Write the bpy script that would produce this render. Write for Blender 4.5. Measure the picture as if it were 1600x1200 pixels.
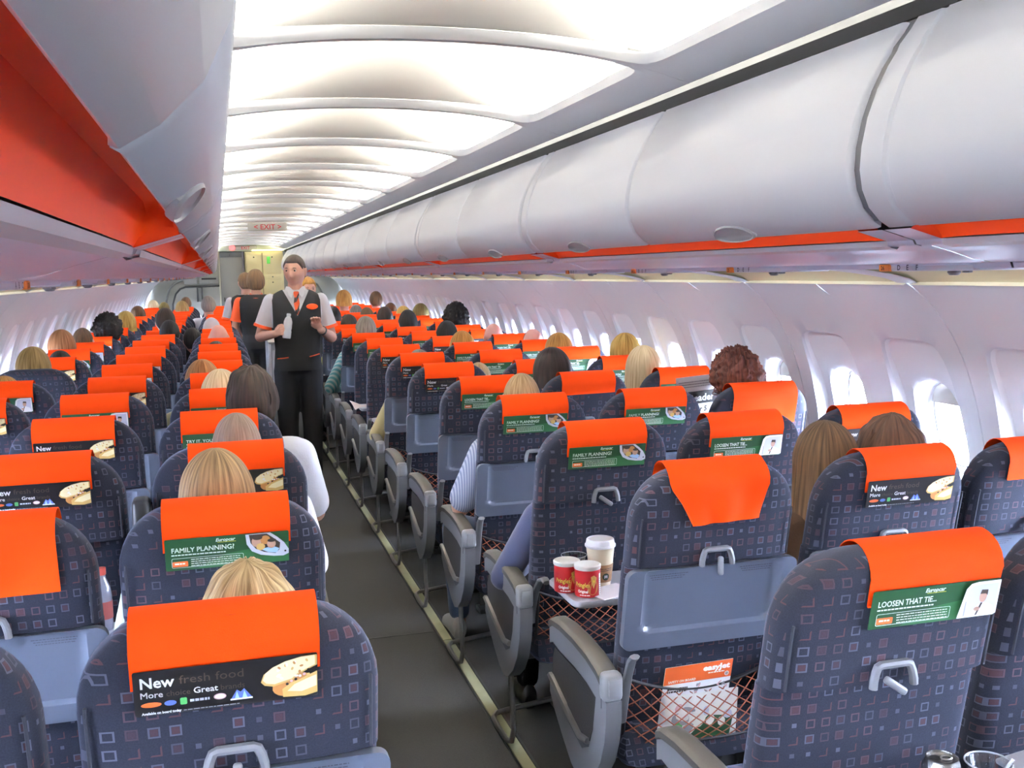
import bpy, bmesh, math, random
from mathutils import Vector, Matrix, noise
from math import sin, cos, pi, sqrt, radians, exp, floor
random.seed(7)
for o in list(bpy.data.objects): bpy.data.objects.remove(o)
SC = bpy.context.scene
COL = SC.collection

# ---------------------------------------------------------------- camera, sky, exposure
CAM_POS = Vector((-0.561, -1.489, 1.578))
YAW, PITCH, ROLL, FPX = 0.27392, 0.10800, -0.01886, 1624.4
fw = Vector((sin(YAW)*cos(PITCH), cos(YAW)*cos(PITCH), -sin(PITCH)))
rt = fw.cross(Vector((0, 0, 1))).normalized(); up = rt.cross(fw)
r2 = cos(ROLL)*rt + sin(ROLL)*up; u2 = -sin(ROLL)*rt + cos(ROLL)*up
cam_d = bpy.data.cameras.new('camera'); cam = bpy.data.objects.new('camera', cam_d); COL.objects.link(cam)
M3 = Matrix((r2, u2, -fw)).transposed()
cam.matrix_world = Matrix.Translation(CAM_POS) @ M3.to_4x4()
cam_d.sensor_fit = 'HORIZONTAL'; cam_d.sensor_width = 36.0; cam_d.lens = FPX*36.0/1600.0
cam_d.clip_start = 0.02
SC.camera = cam
SC.view_settings.view_transform = 'Standard'; SC.view_settings.look = 'None'
SC.view_settings.gamma = 1.0; SC.view_settings.use_curve_mapping = False
SC.view_settings.exposure = 0.6
LAMP_E = 300.0            # ceiling cove tubes
WALL_E = 34.0             # sidewall wash tubes
SKY_E = 240.0
wd = bpy.data.worlds.new('sky'); SC.world = wd; wd.use_nodes = True
bg = wd.node_tree.nodes['Background']
bg.inputs['Color'].default_value = (0.66, 0.76, 1.0, 1); bg.inputs['Strength'].default_value = SKY_E

# ---------------------------------------------------------------- materials
MATS = {}
def srgb(r, g, b):
    f = lambda c: (c/255/12.92) if c/255 <= 0.04045 else ((c/255+0.055)/1.055)**2.4
    return (f(r), f(g), f(b), 1)
def mat(name, col, rough=0.5, metal=0.0, bump=0.0, bscale=200.0, var=0.0, vscale=8.0, sheen=0.0, spec=0.5, emit=None, estr=0.0, coat=0.0):
    if name in MATS: return MATS[name]
    m = bpy.data.materials.new(name); m.use_nodes = True; nt = m.node_tree
    p = nt.nodes['Principled BSDF']
    if len(col) == 3: col = (*col, 1)
    p.inputs['Base Color'].default_value = col; p.inputs['Roughness'].default_value = rough
    p.inputs['Metallic'].default_value = metal; p.inputs['Specular IOR Level'].default_value = spec
    if sheen: p.inputs['Sheen Weight'].default_value = sheen
    if coat: p.inputs['Coat Weight'].default_value = coat
    if emit: p.inputs['Emission Color'].default_value = (*emit[:3], 1); p.inputs['Emission Strength'].default_value = estr
    if bump or var:
        tc = nt.nodes.new('ShaderNodeTexCoord')
        if var:
            n = nt.nodes.new('ShaderNodeTexNoise'); n.inputs['Scale'].default_value = vscale; n.inputs['Detail'].default_value = 6
            nt.links.new(tc.outputs['Object'], n.inputs['Vector'])
            mx = nt.nodes.new('ShaderNodeMix'); mx.data_type = 'RGBA'
            mx.inputs['A'].default_value = tuple(c*(1-var) for c in col[:3])+(1,)
            mx.inputs['B'].default_value = tuple(min(1, c*(1+var)) for c in col[:3])+(1,)
            nt.links.new(n.outputs['Fac'], mx.inputs['Factor']); nt.links.new(mx.outputs['Result'], p.inputs['Base Color'])
        if bump:
            n2 = nt.nodes.new('ShaderNodeTexNoise'); n2.inputs['Scale'].default_value = bscale; n2.inputs['Detail'].default_value = 3
            nt.links.new(tc.outputs['Object'], n2.inputs['Vector'])
            b = nt.nodes.new('ShaderNodeBump'); b.inputs['Strength'].default_value = bump; b.inputs['Distance'].default_value = 0.002
            nt.links.new(n2.outputs['Fac'], b.inputs['Height']); nt.links.new(b.outputs['Normal'], p.inputs['Normal'])
    MATS[name] = m; return m

def fabric_mat():
    m = bpy.data.materials.new('patterned_fabric'); m.use_nodes = True; nt = m.node_tree; N = nt.nodes; L = nt.links
    p = N['Principled BSDF']
    def math(op, a, b=None, c=None):
        n = N.new('ShaderNodeMath'); n.operation = op
        for i, v in enumerate((a, b, c)):
            if v is None: continue
            if isinstance(v, (int, float)): n.inputs[i].default_value = v
            else: L.new(v, n.inputs[i])
        return n.outputs[0]
    def mix(f, a, b):
        n = N.new('ShaderNodeMix'); n.data_type = 'RGBA'
        L.new(f, n.inputs['Factor'])
        for k, v in (('A', a), ('B', b)):
            if isinstance(v, tuple): n.inputs[k].default_value = v
            else: L.new(v, n.inputs[k])
        return n.outputs['Result']
    tc = N.new('ShaderNodeTexCoord'); sp = N.new('ShaderNodeSeparateXYZ'); L.new(tc.outputs['Object'], sp.inputs[0])
    x, y, z = sp.outputs
    a = math('ADD', y, math('MULTIPLY', math('SUBTRACT', z, 1.12), 0.229))
    cu = math('DIVIDE', math('ADD', x, a), 0.0285); cv = math('DIVIDE', z, 0.0300)
    iu = math('FLOOR', cu); iv = math('FLOOR', cv)
    fu = math('SUBTRACT', math('FRACT', cu), 0.5); fv = math('SUBTRACT', math('FRACT', cv), 0.5)
    oi = N.new('ShaderNodeObjectInfo')
    cb = N.new('ShaderNodeCombineXYZ'); L.new(iu, cb.inputs[0]); L.new(iv, cb.inputs[1]); L.new(math('FLOOR', math('MULTIPLY', oi.outputs['Random'], 50)), cb.inputs[2])
    wn = N.new('ShaderNodeTexWhiteNoise'); wn.noise_dimensions = '3D'; L.new(cb.outputs[0], wn.inputs['Vector'])
    r = wn.outputs['Value']; sc = N.new('ShaderNodeSeparateColor'); L.new(wn.outputs['Color'], sc.inputs[0])
    d = math('MAXIMUM', math('ABSOLUTE', fu), math('ABSOLUTE', fv))
    ring = math('MULTIPLY', math('GREATER_THAN', d, 0.20), math('LESS_THAN', d, 0.29))
    inner = math('LESS_THAN', d, 0.185); small = math('LESS_THAN', d, 0.14)
    tri = math('GREATER_THAN', math('ADD', fu, math('MULTIPLY', fv, -1.0)), 0.0)
    isring = math('LESS_THAN', r, 0.64)
    isfill = math('LESS_THAN', r, 0.34)
    isL = math('MULTIPLY', math('GREATER_THAN', r, 0.64), math('LESS_THAN', r, 0.78))
    isS = math('MULTIPLY', math('GREATER_THAN', r, 0.78), math('LESS_THAN', r, 0.92))
    nz = N.new('ShaderNodeTexNoise'); nz.inputs['Scale'].default_value = 420; nz.inputs['Detail'].default_value = 2; L.new(tc.outputs['Object'], nz.inputs['Vector'])
    base = mix(nz.outputs['Fac'], (0.0085, 0.0095, 0.016, 1), (0.020, 0.023, 0.037, 1))
    grey = (0.074, 0.077, 0.108, 1); red = (0.080, 0.030, 0.031, 1)
    ringcol = mix(math('MULTIPLY', math('GREATER_THAN', sc.outputs[1], 0.55), 0.75), grey, red)
    wear = math('MULTIPLY_ADD', sc.outputs[2], 0.55, 0.40)
    c1 = mix(math('MULTIPLY', math('MULTIPLY', ring, isring), wear), base, ringcol)
    c2 = mix(math('MULTIPLY', math('MULTIPLY', math('MULTIPLY', inner, isfill), wear), 0.7), c1, red)
    c3 = mix(math('MULTIPLY', math('MULTIPLY', math('MULTIPLY', ring, isL), tri), 0.8), c2, red)
    c4 = mix(math('MULTIPLY', math('MULTIPLY', small, isS), wear), c3, mix(math('GREATER_THAN', sc.outputs[0], 0.5), red, grey))
    L.new(c4, p.inputs['Base Color']); p.inputs['Roughness'].default_value = 0.85
    p.inputs['Sheen Weight'].default_value = 0.22; p.inputs['Sheen Roughness'].default_value = 0.4
    p.inputs['Sheen Tint'].default_value = (0.55, 0.65, 1.0, 1); p.inputs['Specular IOR Level'].default_value = 0.2
    b = N.new('ShaderNodeBump'); b.inputs['Strength'].default_value = 0.25; b.inputs['Distance'].default_value = 0.001
    L.new(nz.outputs['Fac'], b.inputs['Height']); L.new(b.outputs['Normal'], p.inputs['Normal'])
    MATS['fabric'] = m; return m

def hair_mat(name, c1, c2, rough=0.62):
    if name in MATS: return MATS[name]
    m = bpy.data.materials.new(name); m.use_nodes = True; nt = m.node_tree; N = nt.nodes; L = nt.links; p = N['Principled BSDF']
    uv = N.new('ShaderNodeUVMap'); mp = N.new('ShaderNodeMapping'); mp.inputs['Scale'].default_value = (70, 2.2, 1)
    L.new(uv.outputs[0], mp.inputs[0]); n = N.new('ShaderNodeTexNoise'); n.inputs['Scale'].default_value = 1.0; n.inputs['Detail'].default_value = 5
    L.new(mp.outputs[0], n.inputs['Vector'])
    rp = N.new('ShaderNodeValToRGB'); rp.color_ramp.elements[0].position = 0.32; rp.color_ramp.elements[1].position = 0.68
    rp.color_ramp.elements[0].color = (*c1[:3], 1); rp.color_ramp.elements[1].color = (*c2[:3], 1)
    L.new(n.outputs['Fac'], rp.inputs[0]); L.new(rp.outputs[0], p.inputs['Base Color'])
    b = N.new('ShaderNodeBump'); b.inputs['Strength'].default_value = 0.6; b.inputs['Distance'].default_value = 0.004
    L.new(n.outputs['Fac'], b.inputs['Height']); L.new(b.outputs['Normal'], p.inputs['Normal'])
    p.inputs['Roughness'].default_value = rough; p.inputs['Specular IOR Level'].default_value = 0.18
    MATS[name] = m; return m

def stripe_mat(name, a, b, scale, axis=0, width=0.5):
    if name in MATS: return MATS[name]
    m = bpy.data.materials.new(name); m.use_nodes = True; nt = m.node_tree; N = nt.nodes; L = nt.links; p = N['Principled BSDF']
    tc = N.new('ShaderNodeTexCoord'); w = N.new('ShaderNodeTexWave'); w.bands_direction = ('X', 'Y', 'Z', 'DIAGONAL')[axis]; w.inputs['Scale'].default_value = scale
    L.new(tc.outputs['Object'], w.inputs['Vector'])
    rp = N.new('ShaderNodeValToRGB'); rp.color_ramp.interpolation = 'CONSTANT'; rp.color_ramp.elements[1].position = width
    rp.color_ramp.elements[0].color = (*a[:3], 1); rp.color_ramp.elements[1].color = (*b[:3], 1)
    L.new(w.outputs['Fac'], rp.inputs[0]); L.new(rp.outputs[0], p.inputs['Base Color']); p.inputs['Roughness'].default_value = 0.75
    MATS[name] = m; return m

def glass_mat(name, tint=(1, 1, 1), gloss=0.08):
    if name in MATS: return MATS[name]
    m = bpy.data.materials.new(name); m.use_nodes = True; nt = m.node_tree; N = nt.nodes; L = nt.links
    N.remove(N['Principled BSDF'])
    t = N.new('ShaderNodeBsdfTransparent'); t.inputs[0].default_value = (*tint, 1)
    g = N.new('ShaderNodeBsdfGlossy'); g.inputs['Roughness'].default_value = 0.05
    fr = N.new('ShaderNodeLayerWeight'); fr.inputs['Blend'].default_value = 0.25
    ml = N.new('ShaderNodeMath'); ml.operation = 'MULTIPLY_ADD'; ml.inputs[1].default_value = 0.7; ml.inputs[2].default_value = gloss
    L.new(fr.outputs['Facing'], ml.inputs[0])
    mx = N.new('ShaderNodeMixShader'); L.new(ml.outputs[0], mx.inputs[0]); L.new(t.outputs[0], mx.inputs[1]); L.new(g.outputs[0], mx.inputs[2])
    L.new(mx.outputs[0], N['Material Output'].inputs[0]); MATS[name] = m; return m

FAB = fabric_mat()
WHITE = mat('bin_white_plastic', (0.63, 0.645, 0.71), 0.32, bump=0.03, bscale=900)
CEILW = mat('ceiling_panel_white', (0.80, 0.79, 0.75), 0.5)
TRIM = mat('grey_ceiling_trim', (0.80, 0.82, 0.86), 0.5)
WALLW = mat('sidewall_white', (0.74, 0.765, 0.82), 0.45, bump=0.04, bscale=700)
ORANGE = mat('orange_textile', (0.86, 0.060, 0.0025), 0.8, spec=0.12, bump=0.15, bscale=600, var=0.05, vscale=20)
ORANGEP = mat('orange_plastic', (0.90, 0.062, 0.004), 0.35, spec=0.3)
LAV = mat('underside_plastic', (0.74, 0.77, 0.92), 0.3)
BLACK = mat('black_rubber', (0.010, 0.010, 0.011), 0.6)
DARK = mat('dark_void', (0.006, 0.006, 0.006), 0.9)
TRAY = mat('blue_grey_tray_plastic', (0.092, 0.108, 0.146), 0.33, bump=0.05, bscale=900)
LGREY = mat('light_grey_plastic', (0.150, 0.154, 0.168), 0.4)
PAD = mat('brown_grey_armrest_pad', (0.055, 0.050, 0.043), 0.5, bump=0.2, bscale=500)
DPAN = mat('charcoal_panel', (0.022, 0.021, 0.022), 0.7, bump=0.4, bscale=300)
METAL = mat('brushed_metal', (0.32, 0.31, 0.30), 0.35, metal=0.8)
LEGM = mat('dark_leg_metal', (0.06, 0.06, 0.06), 0.45, metal=0.5)
CARPET = mat('dark_grey_carpet', (0.018, 0.0175, 0.016), 0.95, bump=0.8, bscale=350, var=0.35, vscale=120)
STRIP = mat('pale_floor_strip', (0.34, 0.34, 0.20), 0.55, var=0.12, vscale=15)
CREAM = mat('cream_cove', (0.62, 0.57, 0.38), 0.6)
SHADE = mat('beige_window_shade', (0.62, 0.59, 0.52), 0.6)
PANE = glass_mat('window_pane', (0.98, 0.99, 1.0), 0.03)
WASHM = mat('sidewall_tube', (1, 1, 1), 0.5, emit=(0.84, 0.90, 1.0), estr=WALL_E)
LAMPM = mat('fluorescent_tube', (1, 1, 1), 0.5, emit=(1.0, 0.95, 0.84), estr=LAMP_E)

# ---------------------------------------------------------------- mesh builder
class MB:
    def __init__(s): s.v = []; s.f = []; s.m = []; s.uv = None
    def add(s, vs, fs, mi=0):
        b = len(s.v); s.v += [tuple(v) for v in vs]; s.f += [tuple(i+b for i in f) for f in fs]; s.m += [mi]*len(fs); return s
    def loft(s, rings, mi=0, closed=True, cap=True):
        n = len(rings[0]); vs = [p for r in rings for p in r]; fs = []
        for i in range(len(rings)-1):
            for j in range(n if closed else n-1):
                k = (j+1) % n; fs.append((i*n+j, i*n+k, (i+1)*n+k, (i+1)*n+j))
        if cap and closed: fs.append(tuple(range(n-1, -1, -1))); fs.append(tuple((len(rings)-1)*n+j for j in range(n)))
        return s.add(vs, fs, mi)
    def grid(s, nu, nv, fn, mi=0):
        vs = [fn(i/nu, j/nv) for i in range(nu+1) for j in range(nv+1)]
        fs = [(i*(nv+1)+j, (i+1)*(nv+1)+j, (i+1)*(nv+1)+j+1, i*(nv+1)+j+1) for i in range(nu) for j in range(nv)]
        return s.add(vs, fs, mi)
    def box(s, c, d, mi=0, r=0.0, seg=2, rot=None):
        bm = bmesh.new(); bmesh.ops.create_cube(bm, size=1.0)
        for v in bm.verts: v.co = Vector((v.co.x*d[0], v.co.y*d[1], v.co.z*d[2]))
        if r > 0: bmesh.ops.bevel(bm, geom=bm.edges[:], offset=min(r, min(d)*0.49), segments=seg, affect='EDGES', profile=0.5)
        T = Matrix.Translation(c) @ (rot.to_4x4() if rot else Matrix())
        bm.verts.index_update(); s.add([T @ v.co for v in bm.verts], [[v.index for v in f.verts] for f in bm.faces], mi); bm.free(); return s
    def tube(s, path, r, n=8, mi=0, closed=False, flat=1.0):
        path = [Vector(p) for p in path]; rings = []; m = len(path); prev = None
        for i, p in enumerate(path):
            a = path[(i-1) % m] if (closed or i > 0) else p; b = path[(i+1) % m] if (closed or i < m-1) else p
            t = (b-a).normalized()
            if prev is None:
                ref = Vector((0, 0, 1)) if abs(t.z) < 0.9 else Vector((1, 0, 0)); nx = t.cross(ref).normalized()
            else: nx = (prev - t*prev.dot(t)).normalized()
            prev = nx; ny = t.cross(nx); rr = r[i] if isinstance(r, (list, tuple)) else r
            rings.append([p + nx*rr*cos(2*pi*k/n) + ny*rr*flat*sin(2*pi*k/n) for k in range(n)])
        if closed: rings.append(rings[0]); return s.loft(rings, mi, True, False)
        return s.loft(rings, mi)
    def lathe(s, prof, c=(0, 0, 0), n=24, mi=0):
        rings = [[(c[0]+r*cos(2*pi*k/n), c[1]+r*sin(2*pi*k/n), c[2]+z) for k in range(n)] for r, z in prof]
        return s.loft(rings, mi, True, True)
    def prism(s, poly, fn, t0, t1, mi=0):
        """extrude 2-D outline POLY between t0 and t1, fn(a, b, t) -> point"""
        return s.loft([[fn(a, b, t) for a, b in poly] for t in (t0, t1)], mi)
    def mesh(s, name, mats, smooth=True, angle=35, merge=0.0):
        me = bpy.data.meshes.new(name); me.from_pydata(s.v, [], s.f); 
        for m in (mats if isinstance(mats, (list, tuple)) else [mats]): me.materials.append(m)
        me.polygons.foreach_set('material_index', s.m); me.polygons.foreach_set('use_smooth', [smooth]*len(s.f))
        bm = bmesh.new(); bm.from_mesh(me)
        if merge: bmesh.ops.remove_doubles(bm, verts=bm.verts, dist=merge)
        bmesh.ops.recalc_face_normals(bm, faces=bm.faces); bm.to_mesh(me); bm.free()
        if smooth: me.set_sharp_from_angle(angle=radians(angle))
        me.update(); return me

def link(name, me, parent=None, loc=None, rot=None):
    o = bpy.data.objects.new(name, me); COL.objects.link(o)
    if parent: o.parent = parent
    if loc is not None: o.location = loc
    if rot is not None: o.rotation_euler = rot
    return o
def tag(o, label, cat, group=None):
    o['label'] = label; o['category'] = cat
    if group: o['group'] = group
    return o
def thing(name, label, cat, loc=(0, 0, 0), group=None, rz=0.0):
    o = link(name, None, None, loc, (0, 0, rz)); o.empty_display_size = 0.1; return tag(o, label, cat, group)
def struct(name, me, loc=None, parent=None):
    o = link(name, me, parent, loc)
    if not parent: o['kind'] = 'structure'
    return o
def smooth(a, b, x):
    t = max(0.0, min(1.0, (x-a)/(b-a))); return t*t*(3-2*t)
ORD = ['first', 'second', 'third', 'fourth', 'fifth', 'sixth', 'seventh', 'eighth', 'ninth', 'tenth', 'eleventh', 'twelfth', 'thirteenth', 'fourteenth', 'fifteenth', 'sixteenth', 'seventeenth', 'eighteenth', 'nineteenth', 'twentieth', 'twenty-first', 'twenty-second', 'twenty-third', 'twenty-fourth']
def text_geo(body, size, bold=0.0, shear=0.0, _c={}):
    k = (body, size, bold, shear)
    if k not in _c:
        cu = bpy.data.curves.new('lettering', 'FONT'); cu.body = body; cu.size = 1.0; cu.offset = 0 if 'M' in body else bold/size; cu.resolution_u = 2; cu.shear = shear
        ob = bpy.data.objects.new('lettering', cu); me = bpy.data.meshes.new_from_object(ob)
        vs = [(v.co.x*size, v.co.y*size) for v in me.vertices]; fs = [tuple(p.vertices) for p in me.polygons]
        bpy.data.objects.remove(ob); bpy.data.curves.remove(cu); bpy.data.meshes.remove(me)
        if bold and 'M' in body:                                 # the outline offset breaks this letter: thicken with shifted copies
            n0, v0, f0 = len(vs), list(vs), list(fs)
            for q, (dx, dy) in enumerate(((bold, bold), (-bold, bold), (bold, -bold), (-bold, -bold))): vs += [(x+dx, y+dy) for x, y in v0]; fs += [tuple(i+n0*(q+1) for i in f) for f in f0]
        w = max([v[0] for v in vs] or [0]); _c[k] = (vs, fs, w)
    return _c[k]
def put_text(mb, body, size, fn, mi, bold=0.0, shear=0.0, width=None):
    """lay flat lettering on a surface, fn(u, v) -> point; WIDTH squeezes it to a set length"""
    vs, fs, w = text_geo(body, size, bold, shear); k = (width/w) if width else 1.0
    mb.add([fn(x*k, y) for x, y in vs], fs, mi); return w*k

P = 0.7366                # seat pitch
FRM = 1.0668              # panel length
Y_BACK, Y_FRONT = -3.2, 18.40

# ---------------------------------------------------------------- cabin shell
WALLP = [(1.53, 1.516), (1.565, 1.497), (1.61, 1.455), (1.66, 1.40), (1.70, 1.345), (1.745, 1.265), (1.785, 1.165), (1.815, 1.06), (1.84, 0.94), (1.85, 0.80), (1.845, 0.62), (1.825, 0.42), (1.79, 0.20), (1.76, 0.0)]
_S = [0.0]
for a, b in zip(WALLP, WALLP[1:]): _S.append(_S[-1]+math.hypot(b[0]-a[0], b[1]-a[1]))
WALL_S = _S[-1]
def wall_pt(s):
    s = max(0.0, min(WALL_S, s))
    for i in range(len(_S)-1):
        if s <= _S[i+1]+1e-9:
            t = (s-_S[i])/(_S[i+1]-_S[i])
            p0 = Vector(WALLP[max(i-1, 0)]); p1 = Vector(WALLP[i]); p2 = Vector(WALLP[i+1]); p3 = Vector(WALLP[min(i+2, len(WALLP)-1)])
            p = 0.5*((2*p1)+(p2-p0)*t+(2*p0-5*p1+4*p2-p3)*t*t+(3*p1-p0-3*p2+p3)*t**3)
            d = 0.5*((p2-p0)+2*(2*p0-5*p1+4*p2-p3)*t+3*(3*p1-p0-3*p2+p3)*t*t); d.normalize()
            return p.x, p.y, -d.y, d.x      # point and outward normal (x, z)
def s_of_z(z):
    lo, hi = 0.0, WALL_S
    for _ in range(40):
        m = (lo+hi)/2
        if wall_pt(m)[1] > z: lo = m
        else: hi = m
    return lo
S_WIN = s_of_z(0.985)
def rrect(th, hw, h0, h1, n=5.0, taper=0.0):
    """distance from the centre to a soft rectangle, half width hw, from -h0 (down the wall) to h1 (up)"""
    c, s_ = cos(th), sin(th)
    lo, hi = 0.0, 3.0
    for _ in range(30):
        r = (lo+hi)/2; y, v = r*c, r*s_
        h = h1 if v > 0 else h0; w = hw*(1+taper*(-v/h0 if v < 0 else -v/h1))
        if abs(y/w)**n + abs(v/h)**n < 1: lo = r
        else: hi = r
    return lo
def wall_panel_mesh(side):
    mb = MB(); NT = 96; half = FRM/4
    for wc in (-half, half):
        ths = [2*pi*k/NT for k in range(NT)]
        # corners of the outer rectangle get exact rays
        up_, dn = S_WIN, WALL_S - S_WIN
        rings = []
        oval = [rrect(t, 0.122, 0.168, 0.168, 2.6) for t in ths]
        inn = [rrect(t, 0.170, 0.30, s_of_z(0.985)-s_of_z(1.305), 7, 0.10) for t in ths]
        outp = [rrect(t, 0.184, 0.312, s_of_z(0.985)-s_of_z(1.320), 7, 0.10) for t in ths]
        def outer(t):
            c, s_ = cos(t), sin(t); r = 9.0
            if abs(c) > 1e-6: r = min(r, half/abs(c))
            if s_ > 1e-6: r = min(r, up_/s_)
            if s_ < -1e-6: r = min(r, dn/-s_)
            return r
        outr = [outer(t) for t in ths]
        spec = [(oval, inn, 0.0, 'tun')]
        def ring(rad, depth):
            pts = []
            for t, r in zip(ths, rad):
                s = S_WIN - r*sin(t); y = wc + r*cos(t); px, pz, nx, nz = wall_pt(s)
                d = depth(t, r, s) if callable(depth) else depth
                pts.append((side*(px+nx*d), y, pz+nz*d))
            return pts
        lerp = lambda A, B, k: [a+(b-a)*k for a, b in zip(A, B)]
        S_A, S_B = s_of_z(1.30), s_of_z(1.0)
        pocket = lambda t, r, s: 0.018 + 0.030*smooth(S_A, S_B, s)**.8
        R = [ring(oval, lambda t, r, s: pocket(t, r, s)+0.045), ring(lerp(oval, inn, 0.05), lambda t, r, s: pocket(t, r, s)+0.012), ring(lerp(oval, inn, 0.16), lambda t, r, s: pocket(t, r, s)+0.001)]
        for k in (0.3, 0.45, 0.6, 0.75, 0.9, 1.0): R.append(ring(lerp(oval, inn, k), pocket))
        R.append(ring(lerp(inn, outp, 0.5), lambda t, r, s: pocket(t, r, s)*0.45)); R.append(ring(outp, 0.0))
        m = len(R)
        for k in (0.25, 0.5, 0.75, 0.97): R.append(ring(lerp(outp, outr, k), 0.0))
        R.append(ring(outr, lambda t, r, s: .006 if abs(wc+r*cos(t)) > FRM/2-.002 else 0.0))
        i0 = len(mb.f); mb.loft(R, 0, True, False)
        for q in range(i0, i0+9*NT): mb.m[q] = 1                 # window glow painted on the reveal: the wall's own plastic in a paler colour
        # square the corners
        for cy in (-half, half):
            for cs in (0.0, WALL_S):
                th = math.atan2(S_WIN-cs, cy); idx = int((th % (2*pi))/(2*pi)*NT) % NT
                pts = []
                for k in (idx, (idx+1) % NT):
                    t = ths[k]; r = outr[k]; s = S_WIN-r*sin(t); px, pz, nx, nz = wall_pt(s); pts.append((side*(px+nx*.005), wc+r*cos(t), pz+nz*.005))
                px, pz, nx, nz = wall_pt(cs); pts.append((side*(px+nx*.005), wc+cy, pz+nz*.005)); mb.add(pts, [(0, 1, 2)], 0)
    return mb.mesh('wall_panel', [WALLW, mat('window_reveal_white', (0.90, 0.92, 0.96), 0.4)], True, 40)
def window_meshes(side):
    px, pz, nx, nz = wall_pt(S_WIN); NT = 40
    tx, tz = nz, -nx                                            # downwards along the wall
    if tz > 0: tx, tz = -tx, -tz
    def ring(hw, hh, d): return [(side*(px+nx*d-tx*0+(-tx)*hh_(t, hw, hh)[1]), hh_(t, hw, hh)[0], pz+nz*d-tz*hh_(t, hw, hh)[1]) for t in [2*pi*k/NT for k in range(NT)]]
    def hh_(t, hw, hh): r = rrect(t, hw, hh, hh, 2.6); return r*cos(t), r*sin(t)
    sl = MB(); sl.loft([ring(.1085, .1545, .108), ring(.1085, .1545, .113), ring(.1035, .1495, .113), ring(.1035, .1495, .108), ring(.1085, .1545, .108)], 0, True, False); slm = sl.mesh('window_seal', mat('seal_mid_grey', (.10, .10, .12), .6))
    fr = MB(); fr.loft([ring(.128, .174, .088), ring(.122, .168, .090), ring(.112, .158, .098), ring(.108, .154, .124), ring(.118, .164, .126), ring(.132, .178, .106), ring(.128, .174, .088)], 0, True, False)
    pn = MB(); pn.loft([ring(.109, .155, .114), ring(.109, .155, .117)], 0)
    def shade(frac):
        sh = MB(); pts = []
        cut = .155-.31*frac
        for d in (.104, .107):
            rg = []
            for k in range(NT):
                a, b = hh_(2*pi*k/NT, .112, .157); b = max(b, cut)
                rg.append((side*(px+nx*d-tx*b), a, pz+nz*d-tz*b))
            pts.append(rg)
        sh.loft(pts, 0); return sh.mesh('window_shade', SHADE)
    return fr.mesh('window', mat('window_frame_white', (0.8, 0.8, 0.82), 0.4)), pn.mesh('window_pane', PANE), [shade(f) for f in (0.08, 0.26, 0.45)], slm
NW = 0
for side, nm in ((1, 'wall_right'), (-1, 'wall_left')):
    sk = MB(); sk.loft([[(side*(wall_pt(WALL_S*k/24)[0]+.135), y, wall_pt(WALL_S*k/24)[1]) for k in range(0, 2)]+[(side*1.99, y, 1.3), (side*1.97, y, 1.27)] for y in (Y_BACK, Y_FRONT)], 0, False, False)
    root = MB(); root.box((side*1.80, (Y_BACK+Y_FRONT)/2, 0.03), (0.10, Y_FRONT-Y_BACK, 0.06), 0)   # sill rail along the floor
    wall = struct(nm, root.mesh(nm, mat('dado_grey', (0.2, 0.2, 0.22), 0.6)))
    pm = wall_panel_mesh(side); fm, gm, shm, slm = window_meshes(side)
    for k in range(-4, 17):
        yc = 1.33 + (k+0.5)*FRM - FRM
        if yc+FRM/2 > Y_FRONT+.05: break
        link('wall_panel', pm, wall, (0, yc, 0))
        for j in (-1, 1):
            NW += 1; w = struct('window_%d' % NW, fm, (0, yc+j*FRM/4, 0))
            link('window_pane', gm, w); link('window_seal', slm, w)
            fr = {(1, 1, -1): 1, (0, 1, 1): 0, (0, 1, -1): 0, (1, 1, 1): 0}.get((k, side, j), random.choice([0, 0, 0, 1]))
            if side < 0: fr = random.choice([0, 1, 2])
            link('window_shade', shm[fr], w)
    # cream cove above the sidewall, one shell per panel, pointed at the joints
    cv = MB()
    def cove(u, v):
        y = (u-0.5)*FRM; e = 1-abs(2*u-1)**5
        x0, z0 = 1.535, 1.518; x1, z1 = 1.20, 1.578
        x = x0+(x1-x0)*v + 0.05*sin(pi*v)*e; z = z0 + (z1-z0)*v**0.6 + 0.02*sin(pi*v)*e
        return (side*x, y, z)
    cv.grid(24, 8, cove, 0)
    cm = cv.mesh('cove', CREAM)
    lp = MB(); lp.grid(24, 3, lambda u, v: (side*(1.523+0.016*v), (u-0.5)*(FRM-.03), 1.512+0.013*sin(pi*v*.7)*(1 if .04 < u < .96 else .3)), 0)
    lm = lp.mesh('cove_lip', mat('cove_lip_cream', (0.85, 0.80, 0.62), 0.4))
    gs = MB(); gs.loft([[(side*(1.53-.33*v), (-.5+.5*0)*1.0+y*(1.0+1.6*v), 1.5195+.057*v**.6-.0015*(y != 0)*0) for y in (-.05, 0, .05)] for v in [i/8 for i in range(9)]], 0, False, False)
    gm2 = gs.mesh('cove_gusset', WHITE)
    wt = MB(); wt.tube([(side*1.22, -.47, 1.5735), (side*1.22, .47, 1.5735)], .004, 8, 0); wtm = wt.mesh('wash_tube', WASHM)
    for k in range(-4, 17):
        yc = 1.33 + (k+0.5)*FRM - FRM
        if yc+FRM/2 > Y_FRONT+.05: break
        link('cove', cm, wall, (0, yc, 0)); link('wash_tube', wtm, wall, (0, yc, 0)); link('cove_lip', lm, wall, (0, yc, 0)); link('cove_gusset', gm2, wall, (0, yc+FRM/2+.5, -.002))

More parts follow.
